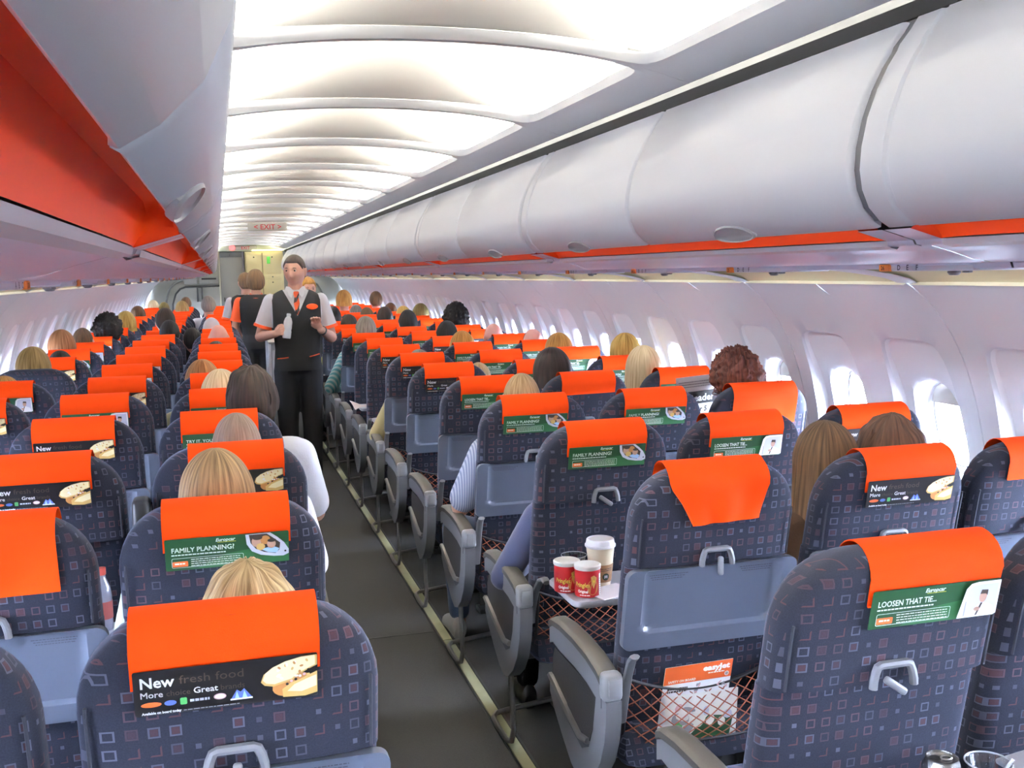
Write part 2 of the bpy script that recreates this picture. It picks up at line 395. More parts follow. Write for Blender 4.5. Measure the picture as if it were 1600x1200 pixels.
fl = MB(); fl.box((0, (Y_BACK+Y_FRONT)/2, -0.05), (3.8, Y_FRONT-Y_BACK+.4, 0.1))
floor_o = struct('floor', fl.mesh('floor', CARPET))
for s_ in (-1, 1):
    tr = MB(); tr.box((s_*0.325, 0, 0.003), (0.040, 1.470, 0.008), 0, .002); tm = tr.mesh('floor_strip', STRIP)
    ch = MB(); ch.box((s_*0.352, (Y_BACK+Y_FRONT)/2, 0.002), (0.010, Y_FRONT-Y_BACK, 0.006), 0); ch.box((s_*0.300, (Y_BACK+Y_FRONT)/2, 0.002), (0.006, Y_FRONT-Y_BACK, 0.005), 0)
    link('floor_channel', ch.mesh('floor_channel', BLACK), floor_o)
    for k in range(14): link('floor_strip', tm, floor_o, (0, Y_BACK+.8+k*1.475, 0))
for y in (2.9, 7.4, 12.0):
    sm = MB(); sm.box((0, y, 0.0005), (.58, .006, .002)); link('carpet_seam', sm.mesh('carpet_seam', BLACK), floor_o)

gd_ = MB(); gd_.box((0, 7, -3.2), (220, 220, .1)); struct('ground', gd_.mesh('ground', mat('apron_concrete', (.60, .60, .59), .9, var=.1, vscale=.3)))
# outer hull over the bins
hl = MB(); arc = []
for k in range(41):
    a = pi*k/40; arc.append((1.92*cos(a), 1.35+1.12*sin(a)))
hl.loft([[(x, y, z) for x, z in arc] for y in (Y_BACK-.1, Y_FRONT+.1)], 0, False, False)
ceil = struct('ceiling', hl.mesh('ceiling', mat('hull_lining', (0.12, 0.12, 0.12), 0.9)))
def arcz(x): return 2.147 - 0.13*x*x - 0.12*x**4
def ceiling_meshes():
    NT = 160; L = FRM; HX, HY = 0.672, L/2; IX, IY = 0.548, L/2-0.014
    ths = [2*pi*k/NT for k in range(NT)]
    def outr(t):
        c, s_ = abs(cos(t)), abs(sin(t)); return min(HX/c if c > 1e-6 else 9, HY/s_ if s_ > 1e-6 else 9)
    ci, co = [], []
    for t in ths:
        r = rrect(t, IX, IY, IY, 16); ci.append((r*cos(t), r*sin(t))); r = outr(t); co.append((r*cos(t), r*sin(t)))
    fr = MB()
    pt = lambda a, b, k, dz: [(p[0]+(q[0]-p[0])*k, p[1]+(q[1]-p[1])*k, arcz(p[0]+(q[0]-p[0])*k)+dz) for p, q in zip(a, b)]
    fr.loft([pt(ci, co, 0, .030), pt(ci, co, 0, .003), pt(ci, co, .05, 0), pt(ci, co, .33, 0), pt(ci, co, .66, 0), pt(ci, co, .985, 0), pt(ci, co, 1, .004)], 0, True, False)
    for sx in (-1, 1):
        for sy in (-1, 1):
            th = math.atan2(sy*HY, sx*HX); i = int((th % (2*pi))/(2*pi)*NT); a, b = co[i], co[(i+1) % NT]
            fr.add([(a[0], a[1], arcz(a[0])+.004), (b[0], b[1], arcz(b[0])+.004), (sx*HX, sy*HY, arcz(HX)+.004)], [(0, 1, 2)])
    dm = MB()
    def dome(u, v):
        x = (u-.5)*1.36; y = (v-.5)*L
        h = smooth(0, .20, v)*(1-v)**1.1*0.250
        return (x, y, 2.147-.10*x*x-.10*x**4 + .034 + h)
    dm.grid(40, 44, dome, 0)
    tb = MB()
    tb.tube([(0, -.46, 0), (0, .46, 0)], .011, 10, 0)
    return fr.mesh('ceiling_panel', TRIM, True, 40), dm.mesh('ceiling_dome', CEILW), tb.mesh('light_tube', LAMPM)
cfm, cdm, ctm = ceiling_meshes()
for k in range(-4, 17):
    yc = 1.10 + (k+0.5)*FRM
    if yc+FRM/2 > Y_FRONT-.1: break
    pnl = link('ceiling_panel', cfm, ceil, (0, yc, 0)); link('dome', cdm, pnl)
    for s_ in (-1, 1): link('light_tube', ctm, pnl, (s_*.605, 0, arcz(.605)+.030))
LASTC = yc

# ---------------------------------------------------------------- overhead bins
BINP = [(.655, 2.012), (.640, 1.990), (.618, 1.963), (.613, 1.952), (.595, 1.925), (.574, 1.885), (.555, 1.835), (.544, 1.785), (.541, 1.745), (.547, 1.710), (.562, 1.678), (.585, 1.655), (.605, 1.643)]
def bin_meshes(side):
    def door(y0, y1, crease=False):
        mb = MB(); ys = [y0, y0+.004, y0+.010, (y0+y1)/2] + ([y1-.092, y1-.084, y1-.078, y1-.072] if crease else []) + [y1-.010, y1-.004, y1]
        ins = [.012, .004, 0, 0] + ([0, .0055, .0055, .0] if crease else []) + [0, .004, .012]
        rows = []
        for y, d in zip(ys, ins):
            row = []
            for i, (x, z) in enumerate(BINP):
                a = BINP[max(i-1, 0)]; b = BINP[min(i+1, len(BINP)-1)]; tx, tz = b[0]-a[0], b[1]-a[1]; l = math.hypot(tx, tz)
                row.append((side*(x - tz/l*d), y, z + tx/l*d*0.3))
            row += [(side*.611, y, 1.650), (side*.626, y, 1.70), (side*.70, y, 1.99)]
            rows.append(row)
        mb.loft(rows, 0, True, True); return mb
    L = 2*FRM
    d1 = door(.012, FRM-.005).mesh('door', WHITE, True, 30); d2 = door(FRM+.005, L-.012, True).mesh('door', WHITE, True, 30)
    hd = MB()                                                   # shallow half-moon grip at the door's lower edge
    n = 20; rings = []
    for q, (sc, off) in enumerate(((1.0, -.004), (1.0, .003), (.92, .006), (.86, .003), (0.3, .002))):
        rg = []
        for k in range(n):
            a = 2*pi*k/n; u = .098*sc*cos(a); w = .036*sc*sin(a)*(1.0 if sin(a) > 0 else .55)
            bx, bz = .592, 1.650; nx_, nz_ = -.72, -.69; tx_, tz_ = -.69, .72
            rg.append((side*(bx+tx_*w*.9+nx_*off), u, bz+tz_*w*.9+nz_*off))
        rings.append(rg)
    hd.loft(rings, 0); hm = hd.mesh('handle', mat('grip_grey', (0.36, 0.36, 0.38), 0.4))
    gr = MB()                                                   # orange hand channel, closed ends
    prof = [(.609, 1.649), (.616, 1.672), (.632, 1.683), (.650, 1.680), (.664, 1.655), (.672, 1.624)]
    ys = [.075, .080, .10, .16, L-.16, L-.10, L-.08, L-.075]; ks = [0, .35, .72, 1, 1, .72, .35, 0]
    zl = lambda x: 1.640-(x-.606)*.288
    gr.loft([[(side*x, y, zl(x)+(z-zl(x))*k) for x, z in prof] for y, k in zip(ys, ks)], 0, False, False)
    gm = gr.mesh('hand_channel', ORANGEP)
    un = MB()
    up_ = [(.610, 1.6395), (.672, 1.621), (.676, 1.6135), (.690, 1.610), (.700, 1.6135), (.76, 1.598), (.80, 1.585), (.84, 1.5795), (.888, 1.5780), (.893, 1.5668), (1.035, 1.5660), (1.05, 1.578), (1.195, 1.5785)]
    ysu = [0.003, .075, .105, .16, L/2, L-.16, L-.105, L-.075, L-.003]
    rows = [[(side*x, y, z) for x, z in up_[1:]] for y in ysu]
    un.loft(rows, 0, False, False)
    for a, b in ((.003, .078), (L-.078, L-.003)): un.loft([[(side*.606, y, 1.640), (side*.672, y, 1.621)] for y in (a, b)], 0, False, False)
    um = un.mesh('underside', LAV, True, 50)
    lt = MB(); lt.loft([[(side*x, y, z) for x, z in ((.671, 1.6215), (.674, 1.611), (.694, 1.606), (.701, 1.6125))] for y in (.078, .12, L-.12, L-.078)], 0, False, False)
    lm = lt.mesh('channel_lip', mat('lip_white', (0.72, 0.72, 0.76), 0.4))
    bd = MB(); bd.box((side*1.06, L/2, 1.80), (.68, L-.02, .34), 0); bm_ = bd.mesh('bin_body', mat('bin_body_grey', (0.3, 0.3, 0.32), 0.7))
    sm = MB(); sm.loft([[(side*x, y, z) for x, z in [(p[0]+.012, p[1]+.002) for p in BINP[:-1]]] for y in (-.022, .022)], 0, False, False)
    smm = sm.mesh('divider', mat('divider_dark', (0.05, 0.05, 0.06), 0.6))
    return d1, d2, hm, gm, um, lm, bm_, smm
for side, nm in ((1, 'right'), (-1, 'left')):
    d1, d2, hm, gm, um, lm, bm_, smm = bin_meshes(side)
    cnt = 0
    for k in range(-1, 9):
        y0 = .16 + k*2*FRM
        if y0 < Y_BACK-1.2: continue
        if y0+2*FRM > Y_FRONT: break
        lab = 'white overhead luggage bin with two doors above the %s seats, %s from the camera' % (nm, ORD[cnt]) if k >= -1 else 'white overhead luggage bin above the %s seats, behind the camera' % nm
        if k >= -1: cnt += 1
        t = thing('overhead_bin', lab, 'luggage bin', (0, y0, 0), 'overhead bins along the %s side' % nm)
        a = link('door', d1, t); link('handle', hm, a, (0, FRM*.5, 0)); a = link('door', d2, t); link('handle', hm, a, (0, FRM*1.5, 0))
        link('hand_channel', gm, t); link('underside', um, t); link('channel_lip', lm, t); link('bin_body', bm_, t); link('divider', smm, t); link('divider', smm, t, (0, FRM, 0))
    gp = MB(); gp.box((side*.700, (Y_BACK+Y_FRONT)/2, 2.035), (.05, Y_FRONT-Y_BACK, .030)); struct('trim_%d' % (1 if side > 0 else 2), gp.mesh('trim', DARK))  # black strip painting the shade inside the open gap above the bins

# passenger service strips with seat letters, one per row
for side, nm, letters in ((1, 'right', 'DEF'), (-1, 'left', 'ABC')):
    mb = MB()
    mb.box((side*.965, .13, 1.5705), (.15, .30, .017), 0, .004)
    lens = MB(); lens.box((side*.8905, .262, 1.5695), (.012, .038, .016), 0, .003)
    lmesh = lens.mesh('row_sign', mat('amber_sign', (0.75, 0.20, 0.03), 0.4))
    noz = MB()
    noz.lathe([(.013, 0), (.014, -.004), (.010, -.009), (.006, -.010)], (side*.93, .085, 1.562), 12, 0); noz.lathe([(.010, 0), (.010, -.004), (.004, -.005)], (side*.93, .045, 1.562), 10, 0)
    nm_ = noz.mesh('air_nozzle', LGREY); sm_ = mb.mesh('service_unit', mat('service_panel_white', (0.62, 0.63, 0.70), 0.35))
    lg = MB()
    for q, ch in enumerate(letters):
        if side > 0: put_text(lg, ch, .016, lambda u, v, q=q: (.8885, .220-.032*q-u, 1.5645+v), 0, .0004)
        else: put_text(lg, ch, .016, lambda u, v, q=q: (-.8885, .155+.032*q+u, 1.5645+v), 0, .0004)
    lgm = lg.mesh('seat_letters', mat('letter_grey', (0.08, 0.08, 0.12), 0.6), False)
    for k in range(-3, 22):
        y0 = .565-.28+k*P - P*0
        if y0 < Y_BACK+.2: continue
        if k >= 0: lab = 'white service strip with %s letters over the %s seats, %s from the camera' % (' '.join(letters), nm, ORD[min(k, 23)])
        else: lab = 'white service strip over the %s seats behind the camera, %s back' % (nm, ORD[-k-1])
        t = tag(link('service_unit', sm_, None, (0, y0, 0)), lab, 'service panel', 'service strips along the %s side' % nm)
        link('row_sign', lmesh, t); link('air_nozzle', nm_, t); link('seat_letters', lgm, t)
        if 0 <= k < 8:
            tx = MB(); b = str(26-k)
            if side > 0: put_text(tx, b, .013, lambda u, v: (.8838, .272-u, 1.5650+v), 0, .0003)
            else: put_text(tx, b, .013, lambda u, v: (-.8838, .252+u, 1.5650+v), 0, .0003)
            link('row_number', tx.mesh('row_number', mat('number_brown', (0.10, 0.02, 0.01), 0.6), False), t)

# ---------------------------------------------------------------- seats (origin on the floor under the row line, facing +y)
HS = 0.211
def axis(z): return 0.0 + (1.115-z)*0.229
def thick(z): return 0.125 - 0.030*smooth(.5, 1.0, z)
def halfw(z):
    R = .135; zc = 1.115-R
    if z <= zc: return HS - .004*smooth(.8, .45, z)
    return HS-R+sqrt(max(0, R*R-(z-zc)**2))
def tfac(z):
    t = (z-1.062)/.053
    return 1.0 if t < 0 else max(.05, sqrt(max(0, 1-t*t)))
def rear_y(z, step=True):
    y = axis(z)-thick(z)/2*tfac(z)
    if step and z < .868: y += .022
    return y
def front_y(z): return axis(z)+thick(z)/2*tfac(z)
def backrest_mesh():
    mb = MB(); zs = [.40, .405, .42, .5, .6, .7, .8, .860, .866, .8685, .875, .90, .94, .98, 1.005, 1.03, 1.05, 1.065, 1.078, 1.09, 1.10, 1.108, 1.1125, 1.115]
    rings = []; n = 36
    for i, z in enumerate(zs):
        w = halfw(z); f = front_y(z); r = rear_y(z)
        if i == 0: w *= .93
        c = (f+r)/2; h = (f-r)/2; rg = []
        for k in range(n):
            a = 2*pi*(k+.5)/n; e = 2/4.2
            cx = abs(cos(a))**e*(1 if cos(a) > 0 else -1); cy = abs(sin(a))**e*(1 if sin(a) > 0 else -1)
            rg.append((w*cx, c+h*cy, z))
        rings.append(rg)
    mb.loft(rings, 0); return mb.mesh('backrest', FAB, True, 50)
def side_seam_mesh(s_):
    mb = MB()
    if 1:
        pts = []
        for z in [.875+i*.012 for i in range(11)]: pts.append((s_*(halfw(z)*.93), rear_y(z)-.0005+.006, z))
        mb.tube(pts, .0028, 5)
    return mb.mesh('piping', mat('piping_dark', (.016, .018, .028), .9))
def cushion_mesh():
    mb = MB(); rings = []
    for y, w, z0, z1 in ((.09, .200, .33, .44), (.11, .208, .32, .452), (.30, .211, .315, .450), (.46, .211, .315, .462), (.54, .208, .32, .458), (.575, .200, .335, .44), (.585, .19, .36, .42)):
        rg = []
        for k in range(24):
            a = 2*pi*(k+.5)/24; e = .45
            cx = abs(cos(a))**e*(1 if cos(a) > 0 else -1); cz = abs(sin(a))**e*(1 if sin(a) > 0 else -1)
            rg.append((w*cx, y, (z0+z1)/2+(z1-z0)/2*cz))
        rings.append(rg)
    mb.loft(rings, 0); return mb.mesh('seat_cushion', FAB, True, 60)
def cover_mesh(kind='plain'):
    zr = {'plain': 1.022, 'long': .955, 'twist': 1.0}[kind]
    path = []
    for z in (.985, 1.02, 1.05, 1.065): path.append((front_y(z)+.004, z))
    for a in range(0, 181, 15):
        t = radians(a); path.append((axis(1.07)+(thick(1.07)/2+.004)*cos(t), 1.067+.053*sin(t)))
    z = 1.06
    while z > zr: path.append((rear_y(z)-.004, z)); z -= .012
    path.append((rear_y(zr)-.006, zr))
    n = len(path)
    W = .128 if kind != 'long' else .140
    def fn(u, v, off):
        i = min(n-1, int(round(v*(n-1)))); y, z = path[i]; x = (u-.5)*2*W
        w = .0016*sin(u*17+v*5)*smooth(.5, 1, v) + .0012*sin(u*9-v*11)
        if kind == 'twist':
            k = smooth(.66, 1.0, v); off += .005*(v > .3); x = x*(1-.42*k*(1 if x < 0 else .55)) + .010*k; z -= .045*k*(x > -9)*(0.6-u*.15); w *= 2.5
        else: z -= .004*(1-u)*smooth(.7, 1, v)
        if i == n-1: w += 0
        if v > .5: y -= off+w*.8
        elif v < .25: y += off
        else: z += off
        return (x, y, z)
    mb = MB(); nv = n-1; nu = 16
    o = [[fn(i/nu, j/nv, .0012) for j in range(nv+1)] for i in range(nu+1)]; inn = [[fn(i/nu, j/nv, -.0006) for j in range(nv+1)] for i in range(nu+1)]
    mb.loft([a + b[::-1] for a, b in zip(o, inn)], 0, True, True)
    return mb.mesh('headrest_cover', ORANGE, True, 50)
# printed cards hung behind the covers; u to the right, v up, in metres
CZ = 0.978
def card_pt(u, v, lift=0.0, roll=-0.012):
    x = -.124+u; z = CZ+v*.975; z += roll*(u-.124)*-1*0 + .0
    y = rear_y(1.0)-.0110 + (1.0-z)*(.229) - lift
    return (x, y, z)
def ell(cx, cy, a, b, n=20, rot=0.0, f=1.0): return [(cx+a*cos(2*pi*k/n)*cos(rot)-b*sin(2*pi*k/n)*sin(rot), cy+a*cos(2*pi*k/n)*sin(rot)+b*sin(2*pi*k/n)*cos(rot)) for k in range(n)]
def rrpoly(x0, y0, x1, y1, r, n=4):
    pts = []
    for cx, cy, a0 in ((x1-r, y1-r, 0), (x0+r, y1-r, 90), (x0+r, y0+r, 180), (x1-r, y0+r, 270)):
        for k in range(n+1): a = radians(a0+90*k/n); pts.append((cx+r*cos(a), cy+r*sin(a)))
    return pts
PRINT = {}
def pm(name, col, rough=.35): return mat('print_'+name, col, rough)
PCOL = dict(black=(.010, .009, .010), white=(.80, .80, .82), brown=(.085, .060, .045), orange=(.75, .13, .03), blue=(.10, .16, .50), green=(.10, .42, .12), dkgreen=(.013, .062, .022), mid=(.028, .120, .042), bread=(.62, .40, .13), cheese=(.80, .70, .42), crust=(.50, .22, .06), skin=(.50, .30, .22), hair=(.05, .035, .03), sky=(.35, .55, .80), lilac=(.55, .56, .68), yellow=(.75, .60, .08), grey=(.30, .30, .33), rose=(.65, .40, .42), card=(.80, .79, .75))
PORD = list(PCOL)
def PI_(n): return PORD.index(n)
PMATS = [pm(k, v) for k, v in PCOL.items()]
class Print(MB):
    """flat artwork on a curved or tilted surface; every layer sits a hair above the one before"""
    def __init__(s, fn): super().__init__(); s.fn = fn; s.lv = 0.0
    def poly(s, pts, col, lift=None):
        s.lv += .00006
        n = len(pts); b = [s.fn(u, v, s.lv if lift is None else lift) for u, v in pts]
        s.add(b, [tuple(range(n))], PI_(col)); return s
    def rect(s, x0, y0, x1, y1, col): return s.poly([(x0, y0), (x1, y0), (x1, y1), (x0, y1)], col)
    def text(s, t, x, y, size, col, bold=0.0, shear=0.0, width=None):
        s.lv += .00006; lv = s.lv
        return put_text(s, t, size, lambda u, v: s.fn(x+u, y+v, lv), PI_(col), bold, shear, width)
    def lines(s, x, y, w, n, dy, h, col):
        r = random.Random(int(x*1e5+y*1e6))
        for i in range(n):
            cx = x
            while cx < x+w:
                l = r.uniform(.003, .009); s.rect(cx, y-i*dy, min(cx+l, x+w), y-i*dy+h, col); cx += l+.0012
CW, CH = .248, .071
def card_base(p, col):
    o = rrpoly(0, 0, CW, CH, .003); p.add([p.fn(u, v, 0) for u, v in o]+[p.fn(u, v, -.0012) for u, v in o], [tuple(range(len(o))), tuple(range(2*len(o)-1, len(o)-1, -1))]+[(i, (i+1) % len(o), (i+1) % len(o)+len(o), i+len(o)) for i in range(len(o))], PI_(col))
def card_food():
    p = Print(card_pt); card_base(p, 'black')
    p.text('New', .008, .044, .0235, 'white', .0005, 0, .046); p.text('fresh food', .060, .046, .019, 'brown', 0, 0, .086)
    p.text('More', .008, .0285, .0135, 'white', .0002, 0, .030); p.text('choice', .042, .0285, .0125, 'brown', 0, 0, .032)
    p.text('Great', .078, .0285, .0135, 'white', .0002, 0, .033); p.text('brands', .114, .0285, .0125, 'brown', 0, 0, .033)
    p.poly(ell(.022, .0175, .0135, .004), 'orange'); p.poly(ell(.047, .0175, .008, .0042), 'blue'); p.poly(rrpoly(.060, .0125, .069, .0235, .002), 'green')
    p.lines(.073, .0155, .026, 1, .01, .004, 'lilac'); p.poly(ell(.113, .0185, .0085, .005), 'rose'); p.poly(ell(.113, .0185, .007, .0036), 'white')
    p.poly([(.128, .012), (.136, .026), (.141, .022), (.146, .027), (.156, .012)], 'blue'); p.poly([(.133, .012), (.136, .024), (.139, .012)], 'sky'); p.poly([(.143, .012), (.146, .024), (.150, .012)], 'sky'); p.rect(.127, .0095, .157, .012, 'white')
    p.text('Available on board today', .009, .0025, .0055, 'white', .0002, 0, .052); p.lines(.064, .003, .075, 1, .01, .0013, 'grey')
    p.poly(ell(.214, .024, .030, .018, 20, .2), 'crust')
    sand = [(.169, .033), (.173, .045), (.185, .055), (.203, .063), (.225, .068), (.247, .069), (.247, .052), (.232, .045), (.219, .038), (.212, .031), (.200, .028), (.186, .024), (.174, .027)]
    p.poly(sand, 'bread'); p.poly([(u*.93+.0145, v*.90+.006) for u, v in sand], 'cheese')
    low = [(.199, .005), (.198, .018), (.210, .027), (.222, .031), (.235, .037), (.247, .042), (.247, .007), (.23, .003)]
    p.poly(low, 'bread'); p.poly([(.205, .014), (.215, .024), (.232, .031), (.246, .036), (.246, .018), (.225, .011)], 'cheese')
    r = random.Random(3)
    for i in range(16): p.poly(ell(r.uniform(.178, .242), r.uniform(.036, .062), .0028, .0018, 8, r.random()*3), r.choice(['crust', 'bread', 'crust', 'white']))
    for i in range(7): x = .205+i*.006; p.poly(ell(x, .027+i*.0036+r.uniform(-.002, .002), .0022, .0022, 8), r.choice(['black', 'white', 'hair', 'rose']))
    return p.mesh('advert_card', PMATS, False)
def card_green(head, tag_w, pic):
    p = Print(card_pt); card_base(p, 'dkgreen'); p.poly([(.06, .001), (.247, .001), (.247, .045), (.12, .03)], 'mid')
    p.text('Europcar', .100, .059, .0105, 'white', .0003, .25, .040); p.rect(.104, .0565, .141, .0575, 'yellow')
    p.text(head, .012, .0405, .0150, 'white', .0003, 0, tag_w); p.lines(.012, .0335, .108, 1, .01, .0026, 'white')
    o = rrpoly(.012, .006, .155, .028, .003); i_ = rrpoly(.0128, .0068, .1542, .0272, .0025)
    p.lv += .00006; a = [p.fn(u, v, p.lv) for u, v in o+i_]; n = len(o); p.add(a, [(k, (k+1) % n, (k+1) % n+n, k+n) for k in range(n)], PI_('white'))
    p.poly(rrpoly(.0135, .0085, .044, .0205, .002), 'orange'); p.lines(.018, .0135, .020, 1, .01, .0032, 'card'); p.lines(.050, .0225, .098, 4, .0045, .0015, 'card')
    if pic == 'family':
        p.poly([(.160, .070), (.162, .048), (.172, .031), (.190, .021), (.216, .016), (.236, .015), (.247, .020), (.247, .030), (.238, .046), (.224, .060), (.210, .071)], 'lilac')
        p.poly([(.167, .069), (.170, .050), (.180, .036), (.197, .027), (.220, .022), (.228, .030), (.230, .046), (.214, .060), (.203, .069)], 'hair')
        p.poly([(.190, .034), (.205, .026), (.222, .023), (.228, .033), (.214, .040)], 'sky')
        p.poly(ell(.182, .052, .010, .012), 'skin'); p.poly(ell(.200, .055, .010, .010), 'crust'); p.poly(ell(.190, .040, .009, .008), 'bread'); p.poly(ell(.212, .045, .009, .010), 'skin'); p.poly(ell(.184, .061, .010, .005), 'hair'); p.poly(ell(.213, .053, .009, .004), 'hair')
        p.poly(ell(.240, .026, .0022, .0022, 8), 'black')
    elif pic == 'tie':
        p.poly([(.168, .003), (.178, .058), (.186, .067), (.200, .0695), (.245, .0695), (.246, .006), (.240, .003)], 'white')
        p.poly([(.176, .006), (.185, .056), (.191, .062), (.206, .064), (.241, .064), (.241, .006)], 'lilac'); p.rect(.180, .006, .182, .034, 'grey')
        p.poly([(.190, .004), (.205, .026), (.218, .030), (.236, .022), (.241, .004)], 'white')
        p.poly(ell(.214, .041, .0075, .0115), 'skin'); p.poly([(.207, .046), (.209, .054), (.222, .053), (.222, .042), (.219, .046)], 'hair'); p.poly([(.211, .029), (.215, .029), (.207, .006), (.203, .006)], 'hair'); p.poly(ell(.205, .018, .006, .004), 'skin')
    return p.mesh('advert_card', PMATS, False)
def tray_mesh():
    mb = MB(); W, z0, z1 = .224, .655, .866; NX, NZ = 44, 30
    def yb(z): return rear_y(.84)-.006+(.84-z)*.229
    def fn(u, v):
        x = (u-.5)*2*W; z = z0+(z1-z0)*v
        # soft corners
        r = .022; ax = abs(x)-(W-r); az = (z0+r-z) if z < z0+r else (z-(z1-r) if z > z1-r else -1)
        if ax > 0 and az > 0:
            d = math.hypot(ax, az)
            if d > r: k = r/d; x = math.copysign(W-r+ax*k, x); z = z0+r-az*k if z < z0+r else z1-r+az*k
        # pan recess open to the top, U shaped ridge
        ux = abs(x)/.175; uz = max(0.0, (.735-z)/.035)
        q = (max(ux, 0)**8 + uz**4)**.25 if z < .735 else ux**2
        d = .015*(1-smooth(.93, 1.08, q)) if z < .86 else .015*(1-smooth(.93, 1.10, q))*smooth(.866, .86, z)
        return (x, yb(z)-.022+d, z)
    mb.grid(NX, NZ, fn, 0)
    # rim and back
    edge = [fn(i/NX, 0) for i in range(NX+1)]+[fn(1, j/NZ) for j in range(1, NZ+1)]+[fn(i/NX, 1) for i in range(NX-1, -1, -1)]+[fn(0, j/NZ) for j in range(NZ-1, 0, -1)]
    back = [(x, yb(z), z) for x, y, z in edge]
    mb.loft([edge, [(x*1.0, y+.004, z) for x, y, z in edge], back], 0, True, False); mb.add(back, [tuple(range(len(back)))], 0)
    r = random.Random(4)                                        # small warning print near the top edge
    for sx, ww in ((-.165, .10), (.075, .09)):
        for l in range(3):
            cx = sx+.004*l
            while cx < sx+ww-.006*l:
                w = r.uniform(.003, .008); zz = .846-l*.0055
                mb.add([(cx, fn(.5, (zz-z0)/(z1-z0))[1]-.0004, zz), (cx+w, fn(.5, (zz-z0)/(z1-z0))[1]-.0004, zz), (cx+w, fn(.5, (zz-z0)/(z1-z0))[1]-.0004, zz+.0022), (cx, fn(.5, (zz-z0)/(z1-z0))[1]-.0004, zz+.0022)], [(0, 1, 2, 3)], 1); cx += w+.0015
    return mb.mesh('tray_table', [TRAY, mat('print_slate', (.045, .05, .07), .5)], True, 40, 1e-5)
def tray_open_mesh():
    mb = MB(); W = .218; o = rrpoly(-W, -.325, W, -.070, .03, 5)
    mb.loft([[(x*k, (y+.2)*k-.2, z) for x, y in o] for k, z in ((.97, .645), (1.0, .650), (1.0, .660), (.985, .6645))], 0)
    return mb.mesh('tray_table', mat('open_tray_grey', (.36, .37, .42), .35), True, 40)
def tray_arm_mesh(open_, s_):
    mb = MB()
    if 1:
        x = s_*.219
        path = [(x, .010, .668), (x, .032, .650), (x, .058, .600), (x, .085, .52), (x, .10, .47)] if not open_ else [(x, -.075, .650), (x, -.050, .655), (x, -.01, .640), (x, .045, .590), (x, .085, .52), (x, .10, .47)]
        mb.tube([(a, b-.030*(not open_), c) for a, b, c in path], .013, 8, 0, False, .55)
    return mb.mesh('tray_arm', LGREY)
def latch_meshes():
    yb = rear_y(.885)-.004
    mb = MB(); mb.tube([(.040*cos(pi*k/14)*(1.0), rear_y(.872)-.010-(.004), .866+.040*min(1, sin(pi*k/14)*1.5)) for k in range(15)], .0075, 8, 0)
    cl = MB(); cl.box((.002, yb-.022, .868), (.0135, .012, .046), 0, .005, 3)
    c2 = MB(); c2.box((-.004, yb-.018, .872), (.0135, .012, .050), 0, .005, 3, Matrix.Rotation(radians(-55), 3, 'Y'))
    return mb.mesh('tray_latch', LGREY), cl.mesh('latch_clip', LGREY), c2.mesh('latch_clip', LGREY)
def pocket_mesh():
    mb = MB()                                                   # orange string net
    def pt(u, v):
        x = (u-.5)*.40; top = .575-.050*(1-(2*u-1)**2); z = .385+(top-.385)*v
        y = rear_y(.6)+(.6-z)*.229 - .012-.040*sin(pi*min(1, v*.75+.25))*(1-(2*u-1)**4)
        return Vector((x, y, z))
    nu, nv = 10, 5
    for d in (1, -1):
        for i in range(-nv, nu+nv):
            pts = []
            for j in range(0, nv*2+1):
                u = (i+d*j/2)/nu; v = j/(nv*2)
                if -.001 <= u <= 1.001: pts.append(pt(u, v))
            if len(pts) > 1: mb.tube(pts, .0016, 4, 0)
    b = MB(); b.tube([pt(i/24, 1.0) for i in range(25)], .007, 8, 0, False, .6); b.tube([pt(0, i/6) for i in range(7)], .005, 6); b.tube([pt(1, i/6) for i in range(7)], .005, 6); b.tube([pt(i/12, 0) for i in range(13)], .005, 6)
    return mb.mesh('net', mat('orange_cord', (.30, .085, .04), .8)), b.mesh('pocket_band', mat('elastic_black', (.012, .012, .015), .7))
def armrest_meshes(x):
    pad = MB(); path = [(.052, .600), (.08, .612), (.15, .626), (.25, .633), (.36, .632), (.43, .624), (.455, .612)]
    rings = []
    for i, (y, z) in enumerate(path):
        rings.append([(x+.0255*cx, y, z-.012+.015*cz) for cx, cz in [(cos(a)*1.0 if abs(cos(a)) < .8 else math.copysign(1, cos(a)), max(-1, min(1, sin(a)*1.3))) for a in [2*pi*k/16+.01 for k in range(16)]]])
    pad.loft(rings, 0)
    sd = MB(); up = [(y, z-.022) for y, z in path]; lo = [(y, z-.022-(.058 if y < .40 else .045)) for y, z in reversed(path)]
    sd.prism(up+lo, lambda a, b, t: (x+t, a, b), -.022, .022)
    cp = MB(); cp.box((x, .040, .578), (.053, .040, .072), 0, .014, 3); cp.box((x, .0195, .580), (.028, .008, .045), 0, .003, 2)
    return pad.mesh('armrest_pad', PAD), sd.mesh('armrest', LGREY, True, 30), cp.mesh('end_cap', mat('end_cap_grey', (.235, .24, .255), .4))
